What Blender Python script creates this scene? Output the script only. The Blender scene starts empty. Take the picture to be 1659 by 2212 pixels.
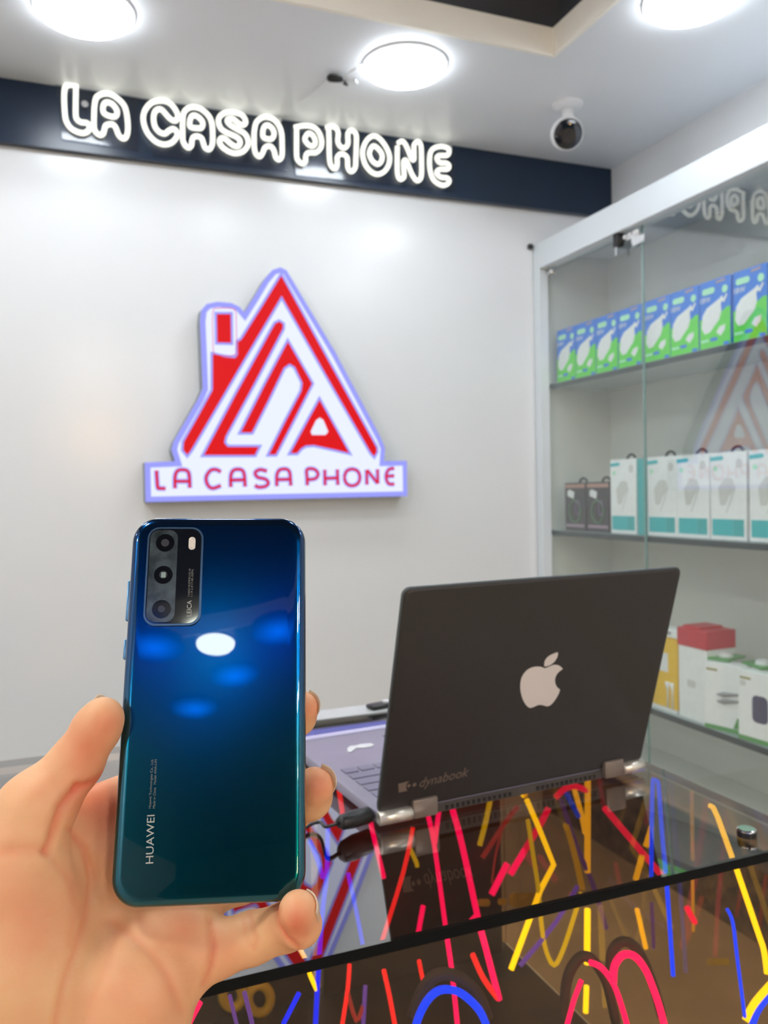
import bpy, bmesh, math, random
import numpy as np
from mathutils import Vector, Matrix
random.seed(4)
SC = bpy.context.scene
COL = SC.collection
CAMZ = 1.24                      # camera height above the floor; counter top 0.95, ceiling 2.49
# ------------------------------------------------------------------ camera
F = 1802.65; CX, CY = 829.5, 1106.0
RT = Vector((0.92848, -0.37084, -0.01998)); DN = Vector((-0.02766, -0.01542, -0.9995)); FW = Vector((0.37035, 0.92857, -0.02457))
cd = bpy.data.cameras.new('camera'); cam = bpy.data.objects.new('camera', cd); COL.objects.link(cam)
cd.sensor_fit = 'VERTICAL'; cd.sensor_height = 36.0; cd.sensor_width = 27.0
cd.lens = 36.0 * F / 2212.0
cd.clip_start = 0.01; cd.clip_end = 50
R3 = Matrix((RT, -DN, -FW)).transposed()
cam.matrix_world = Matrix.Translation((0, 0, CAMZ)) @ R3.to_4x4()
cd.dof.use_dof = True; cd.dof.focus_distance = 0.335; cd.dof.aperture_fstop = 20.0
SC.camera = cam
# ------------------------------------------------------------------ world and exposure
SC.view_settings.view_transform = 'Standard'; SC.view_settings.look = 'None'
SC.view_settings.gamma = 1; SC.view_settings.use_curve_mapping = False
SC.view_settings.exposure = 0.28
W = bpy.data.worlds.new('world'); SC.world = W; W.use_nodes = True
W.node_tree.nodes['Background'].inputs[0].default_value = (0.75, 0.85, 1, 1)
W.node_tree.nodes['Background'].inputs[1].default_value = 0.25
LAMP_E = 21.0; REAR_E = 68.0
# ------------------------------------------------------------------ rays through photo pixels (place things on known planes)
def ray(x, y): return RT * ((x - CX) / F) + DN * ((y - CY) / F) + FW
O = Vector((0, 0, CAMZ))
def onz(x, y, z): r = ray(x, y); return O + r * ((z - CAMZ) / r.z)
def ony(x, y, Y): r = ray(x, y); return O + r * (Y / r.y)
def onx(x, y, X): r = ray(x, y); return O + r * (X / r.x)
def onp(x, y, P, N): r = ray(x, y); return O + r * ((P - O).dot(N) / r.dot(N))
def dep(x, y, d): return O + ray(x, y) * d
# ------------------------------------------------------------------ materials
def srgb(r, g, b):
    f = lambda c: (c / 255 / 12.92) if c / 255 <= 0.04045 else ((c / 255 + 0.055) / 1.055) ** 2.4
    return (f(r), f(g), f(b))
def mat(name, c, rough=0.5, metal=0.0, em=None, es=0.0, coat=0.0, sss=0.0, spec=0.5, var=0.04, vs=40, bump=0.0, coatr=0.03, sheen=0):
    m = bpy.data.materials.new(name); m.use_nodes = True
    nt = m.node_tree; b = nt.nodes['Principled BSDF']
    b.inputs['Base Color'].default_value = (*c, 1); b.inputs['Roughness'].default_value = rough
    b.inputs['Metallic'].default_value = metal; b.inputs['Specular IOR Level'].default_value = spec
    b.inputs['Coat Weight'].default_value = coat; b.inputs['Coat Roughness'].default_value = coatr
    if sss:
        b.inputs['Subsurface Weight'].default_value = sss; b.inputs['Subsurface Radius'].default_value = (1, .35, .2)
        b.inputs['Subsurface Scale'].default_value = 0.004
    if em:
        b.inputs['Emission Color'].default_value = (*em, 1); b.inputs['Emission Strength'].default_value = es
    tc = nt.nodes.new('ShaderNodeTexCoord'); n = nt.nodes.new('ShaderNodeTexNoise')
    n.inputs['Scale'].default_value = vs; n.inputs['Detail'].default_value = 3
    nt.links.new(tc.outputs['Object'], n.inputs['Vector'])
    if var:
        r = nt.nodes.new('ShaderNodeValToRGB')
        r.color_ramp.elements[0].position = .3; r.color_ramp.elements[1].position = .7
        r.color_ramp.elements[0].color = (*[x * (1 - var) for x in c], 1)
        r.color_ramp.elements[1].color = (*[min(1, x * (1 + var)) for x in c], 1)
        nt.links.new(n.outputs['Fac'], r.inputs['Fac']); nt.links.new(r.outputs['Color'], b.inputs['Base Color'])
    if bump:
        bp = nt.nodes.new('ShaderNodeBump'); bp.inputs['Strength'].default_value = bump; bp.inputs['Distance'].default_value = 0.001
        nt.links.new(n.outputs['Fac'], bp.inputs['Height']); nt.links.new(bp.outputs['Normal'], b.inputs['Normal'])
    return m
def emis(name, c, s, side=None):
    m = mat(name, tuple(min(.06, x * .05 + .01) for x in c), .3, em=c, es=s, var=0, spec=.12)
    return m
def sheet(name, tint, ior, mul, rough=0.0, add=0.0, gl=(1, 1, 1), lean=None):
    """glass sheet: tinted see-through plus a mirror reflection that grows with the angle"""
    m = bpy.data.materials.new(name); m.use_nodes = True; nt = m.node_tree; nt.nodes.clear()
    out = nt.nodes.new('ShaderNodeOutputMaterial'); mix = nt.nodes.new('ShaderNodeMixShader')
    tr = nt.nodes.new('ShaderNodeBsdfTransparent'); tr.inputs[0].default_value = (*tint, 1)
    g = nt.nodes.new('ShaderNodeBsdfGlossy'); g.inputs['Roughness'].default_value = rough; g.inputs['Color'].default_value = (*gl, 1)
    if lean:      # leans the mirror normal to shift the reflection; the sheet stays flat
        cn = nt.nodes.new('ShaderNodeCombineXYZ')
        for i in range(3): cn.inputs[i].default_value = lean[i]
        nt.links.new(cn.outputs[0], g.inputs['Normal'])
    fr = nt.nodes.new('ShaderNodeFresnel'); fr.inputs['IOR'].default_value = ior
    geo = nt.nodes.new('ShaderNodeNewGeometry'); inv = nt.nodes.new('ShaderNodeMath'); inv.operation = 'SUBTRACT'; inv.inputs[0].default_value = 1
    nt.links.new(geo.outputs['Backfacing'], inv.inputs[1])
    ma = nt.nodes.new('ShaderNodeMath'); ma.operation = 'MULTIPLY_ADD'; ma.inputs[1].default_value = mul; ma.inputs[2].default_value = add
    ma.use_clamp = True
    nt.links.new(fr.outputs[0], ma.inputs[0])
    mm = nt.nodes.new('ShaderNodeMath'); mm.operation = 'MULTIPLY'; nt.links.new(ma.outputs[0], mm.inputs[0]); nt.links.new(inv.outputs[0], mm.inputs[1])
    nt.links.new(mm.outputs[0], mix.inputs[0]); nt.links.new(tr.outputs[0], mix.inputs[1]); nt.links.new(g.outputs[0], mix.inputs[2])
    nt.links.new(mix.outputs[0], out.inputs[0])
    return m
M = {}
M['wall'] = mat('wall laminate', (.80, .82, .84), .20, coat=.0, spec=.34, var=.01, vs=2)
M['wallp'] = mat('painted wall', (.78, .79, .80), .6, var=.01, vs=3)
M['ceil'] = mat('ceiling paint', (.78, .80, .83), .33, var=.01, vs=3)
M['riser'] = mat('cream riser', (.92, .87, .78), .5, var=.02, vs=3)
M['floor'] = mat('beige floor tile', (.55, .46, .34), .3, var=.12, vs=6)
M['stone'] = mat('speckled stone', (.16, .12, .09), .3, var=.8, vs=26)
M['darkceil'] = mat('charcoal ceiling', (.10, .10, .11), .3, var=.25, vs=2)
M['reardark'] = mat('dark teal rear wall', (.07, .15, .16), .5, var=.5, vs=1.5)
M['teal'] = mat('teal panel', (0, .25, .26), .4, em=(0, .5, .5), es=.15, var=0)
M['navy'] = mat('navy fascia', srgb(16, 38, 62), .28, var=.05, vs=5)
M['neon'] = emis('white neon', (1, 1, .88), 1.35)
M['acryl'] = sheet('clear acrylic', (.80, .82, .86), 1.5, .8, .10, .01)
M['lampface'] = emis('led diffuser', (.88, .94, 1), LAMP_E); M['lamprear'] = emis('led diffuser bright', (1, .975, .94), REAR_E); M['lamprecess'] = emis('led diffuser recess', (.90, .95, 1), 30)
M['lamprim'] = mat('white lamp rim', (.85, .87, .9), .4)
M['white'] = mat('white plastic', (.82, .83, .85), .35, var=.02)
M['black'] = mat('black plastic', (.012, .012, .014), .35, var=.1)
M['blackgl'] = mat('black glass', (.006, .008, .014), .06, coat=.5, var=0)
M['chrome'] = mat('chrome', (.85, .86, .88), .12, metal=1, var=.02)
M['frame'] = mat('white cabinet frame', (.74, .80, .84), .35, var=.015, vs=4)
M['cabin'] = mat('cabinet inside', (.78, .79, .75), .5, var=.02, vs=4)
M['glassdoor'] = sheet('cabinet glass', (.90, .95, .93), 1.5, 2.35, 0.0)
M['glassedge'] = mat('green glass edge', (.10, .27, .25), .15, var=.05)
M['shelfgl'] = mat('shelf glass', (.42, .50, .50), .15, var=.03)
M['shelfedge'] = mat('dark shelf edge', (.022, .038, .045), .3)
M['topglass'] = sheet('bronze counter glass', (.50, .37, .27), 1.9, 1.6, 0.0, .03, (1, 1, 1), (0, .066, .9978))
M['frontglass'] = sheet('bronze front glass', (.62, .48, .32), 1.5, 1.0, 0.0)
M['edge'] = mat('black glass edge', (.004, .005, .006), .3, var=.2, spec=.12)
M['wood'] = mat('dark brown panel', (.055, .038, .022), .4, var=.5, vs=7)
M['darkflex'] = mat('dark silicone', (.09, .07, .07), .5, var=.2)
M['pink'] = emis('pink neon', (1, 0, .13), 2.1)
M['red'] = emis('red neon', (1, .02, .02), 1.7)
M['redd'] = emis('dim red neon', (.45, .04, .03), .8)
M['yellow'] = emis('yellow neon', (1, .67, 0), 2.2)
M['yeld'] = emis('dim yellow neon', (.75, .52, 0), 1.05)
M['blue'] = emis('blue neon', (0, .012, 1), 2.4)
M['purple'] = emis('purple neon', (.18, .08, .60), .9)
M['bluef'] = emis('bright blue neon', (.0, .035, 1), 2.6)
M['logow'] = emis('lit white acrylic', (.74, .79, 1), .90)
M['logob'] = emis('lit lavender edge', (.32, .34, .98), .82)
M['logor'] = emis('lit red vinyl', (.78, 0, .004), .76)
M['logog'] = mat('grey sign return', (.22, .25, .29), .35)
M['laptop'] = mat('laptop shell', (.030, .027, .026), .42, var=.06, vs=300, bump=.05)
M['deck'] = mat('laptop deck', (.30, .28, .37), .32, var=.03)
M['key'] = mat('keycap', (.20, .19, .28), .32, var=.03)
M['apple'] = mat('pale sticker', (.84, .79, .76), .45, var=.02)
M['dyna'] = mat('grey brown lettering', (.22, .165, .13), .4)
M['hinge'] = mat('bronze hinge', (.26, .21, .18), .35, metal=.3)
M['silver'] = mat('polished hinge end', (.88, .84, .76), .30, metal=.75, var=.02)
M['rail'] = mat('pale rail', (.62, .65, .64), .3)
# ------------------------------------------------------------------ mesh helpers
def basis(p):
    m = Matrix.Identity(4); c = p
    while c is not None: m = c.matrix_basis @ m; c = c.parent
    return m
def props(o, label=None, cat=None, group=None, kind=None):
    if label: o['label'] = label
    if cat: o['category'] = cat
    if group: o['group'] = group
    if kind: o['kind'] = kind
    return o
def thing(name, label, cat, loc=(0, 0, 0), rot=None, group=None):
    o = bpy.data.objects.new(name, None); COL.objects.link(o); o.empty_display_size = .02
    mb = Matrix.Translation(loc)
    if rot is not None: mb = mb @ rot.to_4x4()
    o.matrix_basis = mb
    return props(o, label, cat, group)
def raw(name, vs, fs, m, parent=None, smooth=False, local=False, origin=None):
    """vs in world space, or in the parent's space with local=True"""
    vs = [Vector(v) for v in vs]
    if parent is not None:
        if not local:
            inv = basis(parent).inverted(); vs = [inv @ v for v in vs]
    elif origin is None:
        lo = Vector([min(v[i] for v in vs) for i in range(3)]); hi = Vector([max(v[i] for v in vs) for i in range(3)])
        origin = Vector(((lo.x + hi.x) / 2, (lo.y + hi.y) / 2, lo.z))
    if parent is None: vs = [v - Vector(origin) for v in vs]
    me = bpy.data.meshes.new(name); me.from_pydata([tuple(v) for v in vs], [], fs); me.update()
    bm = bmesh.new(); bm.from_mesh(me); bmesh.ops.recalc_face_normals(bm, faces=bm.faces); bm.to_mesh(me); bm.free()
    if smooth:
        for p in me.polygons: p.use_smooth = True
    if isinstance(m, (list, tuple)):
        for q in m: me.materials.append(q)
    else: me.materials.append(m)
    o = bpy.data.objects.new(name, me); COL.objects.link(o)
    if parent is not None: o.parent = parent
    else: o.location = origin
    return o
def boxvf(x0, x1, y0, y1, z0, z1, k=0):
    v = [(x, y, z) for z in (z0, z1) for y in (y0, y1) for x in (x0, x1)]
    f = [(0, 2, 3, 1), (4, 5, 7, 6), (0, 1, 5, 4), (2, 6, 7, 3), (0, 4, 6, 2), (1, 3, 7, 5)]
    return v, [tuple(i + k for i in q) for q in f]
def box(name, m, b, parent=None, local=False, bev=0.0, seg=2):
    v, f = boxvf(*b); o = raw(name, v, f, m, parent, local=local)
    if bev: bevel(o, bev, seg)
    return o
def bevel(o, w, seg=2):
    bm = bmesh.new(); bm.from_mesh(o.data)
    bmesh.ops.bevel(bm, geom=list(bm.edges), offset=w, segments=seg, affect='EDGES', profile=.5)
    bm.to_mesh(o.data); bm.free()
    for p in o.data.polygons: p.use_smooth = True
    try: o.data.set_sharp_from_angle(angle=.7)
    except Exception: pass
def boxes(name, m, bl, parent=None, local=False):
    V = []; Fc = []
    for b in bl:
        v, f = boxvf(*b, k=len(V)); V += v; Fc += f
    return raw(name, V, Fc, m, parent, local=local)
def struct(o): o['kind'] = 'structure'; return o
def prism(name, m, pts, d, parent=None, local=False, smooth=False):
    """polygon pts (3D) pushed along vector d"""
    pts = [Vector(p) for p in pts]; d = Vector(d); n = len(pts)
    v = pts + [p + d for p in pts]
    f = [tuple(range(n)), tuple(range(2 * n - 1, n - 1, -1))] + [(i, (i + 1) % n, (i + 1) % n + n, i + n) for i in range(n)]
    return raw(name, v, f, m, parent, local=local)
def cat(pts, n=6, closed=False):
    pts = [Vector(p) for p in pts]; out = []; N = len(pts)
    for i in range(N if closed else N - 1):
        if closed: a, b, c, e = pts[i - 1], pts[i], pts[(i + 1) % N], pts[(i + 2) % N]
        else: a, b, c, e = pts[max(i - 1, 0)], pts[i], pts[i + 1], pts[min(i + 2, N - 1)]
        for k in range(n):
            t = k / n
            out.append(.5 * ((2 * b) + (c - a) * t + (2 * a - 5 * b + 4 * c - e) * t * t + (3 * b - a - 3 * c + e) * t ** 3))
    if not closed: out.append(pts[-1])
    return out
def tubevf(pts, r, closed=False, seg=10, k=0, caps=True, up=None, ry=None):
    pts = [Vector(p) for p in pts]; N = len(pts); V = []; Fc = []
    rs = r if isinstance(r, (list, tuple)) else [r] * N
    prev = None
    for i, p in enumerate(pts):
        a = pts[i - 1] if (i or closed) else pts[i]; b = pts[(i + 1) % N] if (i < N - 1 or closed) else pts[i]
        t = (b - a)
        t = t.normalized() if t.length > 1e-9 else Vector((0, 0, 1))
        if up is not None: nn = Vector(up) - t * t.dot(Vector(up))
        elif prev is None: q = Vector((0, 0, 1)) if abs(t.z) < .9 else Vector((1, 0, 0)); nn = t.cross(q)
        else: nn = prev - t * t.dot(prev)
        nn.normalize(); prev = nn; bb = t.cross(nn)
        for s in range(seg):
            an = 2 * math.pi * s / seg
            V.append(p + (nn * math.cos(an) * rs[i] + bb * math.sin(an) * (ry if ry else rs[i])))
    for i in range(N if closed else N - 1):
        j = (i + 1) % N
        for s in range(seg):
            s2 = (s + 1) % seg; Fc.append((k + i * seg + s, k + i * seg + s2, k + j * seg + s2, k + j * seg + s))
    if not closed and caps:
        Fc.append(tuple(k + s for s in range(seg))[::-1]); Fc.append(tuple(k + (N - 1) * seg + s for s in range(seg)))
    return V, Fc
def tube(name, m, pts, r, parent=None, closed=False, seg=10, local=False, up=None, ry=None):
    v, f = tubevf(pts, r, closed, seg, up=up, ry=ry); return raw(name, v, f, m, parent, smooth=True, local=local)
def disc(name, m, c, axis, r, h, parent=None, local=False, seg=32, prof=None):
    """lathe about axis through c; prof = [(radius, height)...]"""
    axis = Vector(axis).normalized(); q = Vector((0, 0, 1)) if abs(axis.z) < .9 else Vector((1, 0, 0))
    a = axis.cross(q).normalized(); b = axis.cross(a); c = Vector(c)
    prof = prof or [(r, 0), (r, h)]
    V = []; Fc = []
    for (rr, hh) in prof:
        for s in range(seg):
            an = 2 * math.pi * s / seg; V.append(c + axis * hh + (a * math.cos(an) + b * math.sin(an)) * rr)
    for i in range(len(prof) - 1):
        for s in range(seg):
            s2 = (s + 1) % seg; Fc.append((i * seg + s, i * seg + s2, (i + 1) * seg + s2, (i + 1) * seg + s))
    Fc.append(tuple(range(seg))[::-1]); Fc.append(tuple((len(prof) - 1) * seg + s for s in range(seg)))
    o = raw(name, V, Fc, m, parent, smooth=True, local=local)
    try: o.data.set_sharp_from_angle(angle=.6)
    except Exception: pass
    return o
def rrect(w, h, r, n=6, cx=0, cy=0):
    out = []
    for (sx, sy, a0) in ((1, 1, 0), (-1, 1, 90), (-1, -1, 180), (1, -1, 270)):
        for k in range(n + 1):
            a = math.radians(a0 + 90 * k / n); out.append((cx + sx * (w / 2 - r) + r * math.cos(a), cy + sy * (h / 2 - r) + r * math.sin(a)))
    return out
def text(name, s, m, frame, size, parent, ext=.0001, shear=0, width=None, spacing=1.0):
    """text in the xy plane of frame (4x4 world), origin bottom left"""
    cu = bpy.data.curves.new(name, 'FONT'); cu.body = s; cu.size = size; cu.extrude = ext; cu.shear = shear; cu.space_character = spacing
    cu.resolution_u = 3
    ob = bpy.data.objects.new(name, cu); COL.objects.link(ob)
    dg = bpy.context.evaluated_depsgraph_get(); dg.update()
    me = bpy.data.meshes.new_from_object(ob.evaluated_get(dg)); bpy.data.objects.remove(ob)
    xs = [v.co.x for v in me.vertices]; k = 1.0
    if width: k = width / (max(xs) - min(xs))
    inv = basis(parent).inverted() if parent else Matrix.Identity(4)
    for v in me.vertices: v.co = inv @ (frame @ Vector(((v.co.x - min(xs)) * k, v.co.y, v.co.z)))
    me.materials.clear(); me.materials.append(m); me.name = name
    o = bpy.data.objects.new(name, me); COL.objects.link(o)
    if parent: o.parent = parent
    return o
def frame_from(p0, right, up):
    right = Vector(right).normalized(); up = Vector(up); up = (up - right * up.dot(right)).normalized(); n = right.cross(up)
    m = Matrix((right, up, n)).transposed().to_4x4(); m.translation = p0; return m
def dup(root, loc, label=None, rotz=None):
    r = root.copy(); COL.objects.link(r)
    mb = root.matrix_basis.copy(); mb.translation = loc
    if rotz is not None: mb = Matrix.Translation(loc) @ Matrix.Rotation(rotz, 4, 'Z')
    r.matrix_basis = mb
    if label: r['label'] = label
    for ch in list(root.children):
        c = ch.copy(); COL.objects.link(c); c.parent = r
        for g in list(ch.children):
            d = g.copy(); COL.objects.link(d); d.parent = c
    return r
# ------------------------------------------------------------------ room shell
XL, XR, YB, YF = -2.6, 2.085, 2.765, -5.5
CE = 2.49
struct(box('floor', M['floor'], (XL, XR, YF, YB, -.05, 0)))
struct(box('wall_back', M['wall'], (XL, XR + .3, YB, YB + .1, 0, CE + .4)))
struct(box('wall_right', M['wallp'], (XR, XR + .1, YF, YB, 0, CE + .4)))
struct(box('wall_left', M['wallp'], (XL - .1, XL, YF, YB, 0, CE + .4)))
struct(box('wall_front', M['reardark'], (XL, XR, YF - .1, YF, 0, CE + .4)))
OX, OY = 1.395, 2.089           # corner of the raised middle of the ceiling
OX0, OY0 = -1.5, -1.9
struct(boxes('ceiling', M['ceil'], [(OX, XR, OY0, YB, CE, CE + .06), (XL, OX0, OY0, YB, CE, CE + .06), (OX0, OX, OY, YB, CE, CE + .06)]))
struct(box('ceiling_rear', M['darkceil'], (XL, XR, YF, OY0, CE, CE + .06)))
struct(boxes('trim_1', M['riser'], [(OX - .012, OX, OY0, OY, CE - .0005, CE + .078), (OX0, OX0 + .012, OY0, OY, CE - .0005, CE + .078),
        (OX0, OX, OY - .012, OY, CE - .001, CE + .078), (OX0, OX, OY0, OY0 + .012, CE - .001, CE + .078)]))
struct(box('ceiling_upper', M['darkceil'], (XL, XR, YF, YB, CE + .36, CE + .4)))
struct(boxes('trim_2', M['darkceil'], [(OX + .06, OX + .08, OY0, OY + .08, CE + .06, CE + .36), (OX0 - .1, OX + .08, OY + .06, OY + .08, CE + .06, CE + .36),
        (OX0 - .1, OX0 - .08, OY0, OY, CE + .06, CE + .36), (OX0, OX, OY0 - .1, OY0 - .08, CE + .06, CE + .36)]))
q = box('ceiling_strip', M['teal'], (OX0, OX + .058, OY + .044, OY + .058, CE + .065, CE + .10))
props(q, 'teal strip along the edge of the dark raised ceiling', 'light strip')
# navy fascia band over the back wall
q = box('fascia_board', M['navy'], (XL, 2.083, 2.738, 2.764, 2.30, CE - .001))
props(q, 'long dark navy fascia board under the ceiling behind the white neon lettering', 'sign board')
# ------------------------------------------------------------------ ceiling lamps
def lamp(px, py, label, x=None, y=None, k=1.0, face='lampface', nm='ceiling_lamp', grp='round ceiling lamps', z=None):
    p = onz(px, py, CE - .012) if x is None else Vector((x, y, CE))
    t = thing(nm, label, 'ceiling light', (p.x, p.y, z or CE), group=grp)
    disc('rim', M['lamprim' if face != 'lampblue' else 'darkceil'], (0, 0, -.0005), (0, 0, -1), .122, .012, t, True, 48, [(.124 * k, 0), (.124 * k, .006), (.121 * k, .008)])
    disc('diffuser', M[face], (0, 0, -.008), (0, 0, -1), .119, .01, t, True, 48, [(.119 * k, 0), (.118 * k, .008), (.112 * k, .012)])
    return t
lamp(875, 148, 'round white ceiling lamp in the middle, near the loose wires and above the neon sign')
lamp(183, 28, 'round white ceiling lamp at the top left corner, above the letters LA')
lamp(1497, 2, 'round white ceiling lamp at the top right, in front of the security camera')
for (x, y, w) in ((-.78, 2.33, 'at the far left'), (1.70, .85, 'above the cabinet'), (1.70, -.1, 'above the near end of the cabinet'), (-1.95, 1.2, 'on the left side'), (-1.95, -.4, 'on the near left side'),
        (.35, -2.2, 'behind the photographer, first of the middle row'), (1.15, -2.2, 'behind the photographer, first of the right row'), (.35, -3.1, 'behind the photographer, second of the middle row'), (1.15, -3.1, 'behind the photographer, second of the right row'), (-2.2, -2.4, 'behind the photographer, in the left row'), (.7, -4.4, 'far behind the photographer')):
    lamp(0, 0, 'round ceiling lamp outside the photo, ' + w, x, y, face='lamprear' if y < -.3 else 'lampface')  # unseen lamps added to fill the light on the hand and walls
# white lamp mirrored in the phone; recess, warm and blue lamps are added
PR = Matrix(((.9612, .1084, -.2536), (-.2747, .2952, -.9151), (-.0244, .9493, .3136)))   # columns: phone right, up, towards the camera
PR = Matrix((PR.col[0].normalized(), (PR.col[1] - PR.col[0] * PR.col[1].dot(PR.col[0]) / PR.col[0].length_squared).normalized(), PR.col[2])).transposed()
PR.col[2] = Vector(PR.col[0]).cross(Vector(PR.col[1]))
PC = Vector((.0575, .3277, -.0799 + CAMZ)); PN = Vector(PR.col[2])
def mirrored(px, py, z):
    p = onp(px, py, PC, PN); d = (p - O).normalized(); r = d - PN * 2 * d.dot(PN); k = (z - p.z) / r.z; return p + r * k
for (x, y, w) in ((-.9, 1.3, 'far left'), (.2, 1.3, 'far middle'), (.95, .6, 'near right'), (-.9, .2, 'near left')):
    lamp(0, 0, 'round lamp inside the raised dark ceiling, %s of four' % w, x, y, face='lamprecess' if x > 0 else 'lamprear', grp='lamps of the raised ceiling', z=CE + .36)  # out of view, added to brighten the back wall
wl = thing('wall_lamp', 'warm round lamp on the rear wall, behind the photographer', 'wall lamp', (.55, YF, 2.0))
disc('glass', emis('warm lamp glass', (1, .55, .2), 55), (0, .0, 0), (0, 1, 0), .2, .05, wl, True, 32, [(.20, 0), (.20, .03), (.15, .06)])  # unseen lamp added for a warm reflection in the back wall
M['lampsoft'] = emis('soft diffuser', (.95, 1, .86), 19)
m = M['lampblue'] = emis('blue spot', (0, .16, 1), 1); nt = m.node_tree      # added glow, fading outwards for a soft reflection
tc = nt.nodes.new('ShaderNodeTexCoord'); gr = nt.nodes.new('ShaderNodeTexGradient'); gr.gradient_type = 'SPHERICAL'; mp = nt.nodes.new('ShaderNodeMapping')
mp.inputs['Scale'].default_value = (7.0, 7.0, 7.0); nt.links.new(tc.outputs['Object'], mp.inputs[0]); nt.links.new(mp.outputs[0], gr.inputs[0])
pw = nt.nodes.new('ShaderNodeMath'); pw.operation = 'POWER'; pw.inputs[1].default_value = 1.3; nt.links.new(gr.outputs['Fac'], pw.inputs[0])
ml = nt.nodes.new('ShaderNodeMath'); ml.operation = 'MULTIPLY'; ml.inputs[1].default_value = 15; nt.links.new(pw.outputs[0], ml.inputs[0])
nt.links.new(ml.outputs[0], nt.nodes['Principled BSDF'].inputs['Emission Strength'])
lamp(0, 0, 'small round white ceiling lamp behind the photographer, mirrored in the phone', -.87, -1.975, .72, 'lampsoft')
for (x, y, w) in ((-1.13, -1.90, 'left of'), (-.56, -1.98, 'right of'), (-.88, -2.28, 'behind'), (-1.20, -2.52, 'diagonally behind')):
    lamp(0, 0, 'blue ceiling spotlight %s the small white lamp mirrored in the phone' % w, x, y, 1.12, 'lampblue', 'ceiling_spotlight', 'blue ceiling spotlights')  # unseen lights added to give the phone its blue glow
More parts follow.
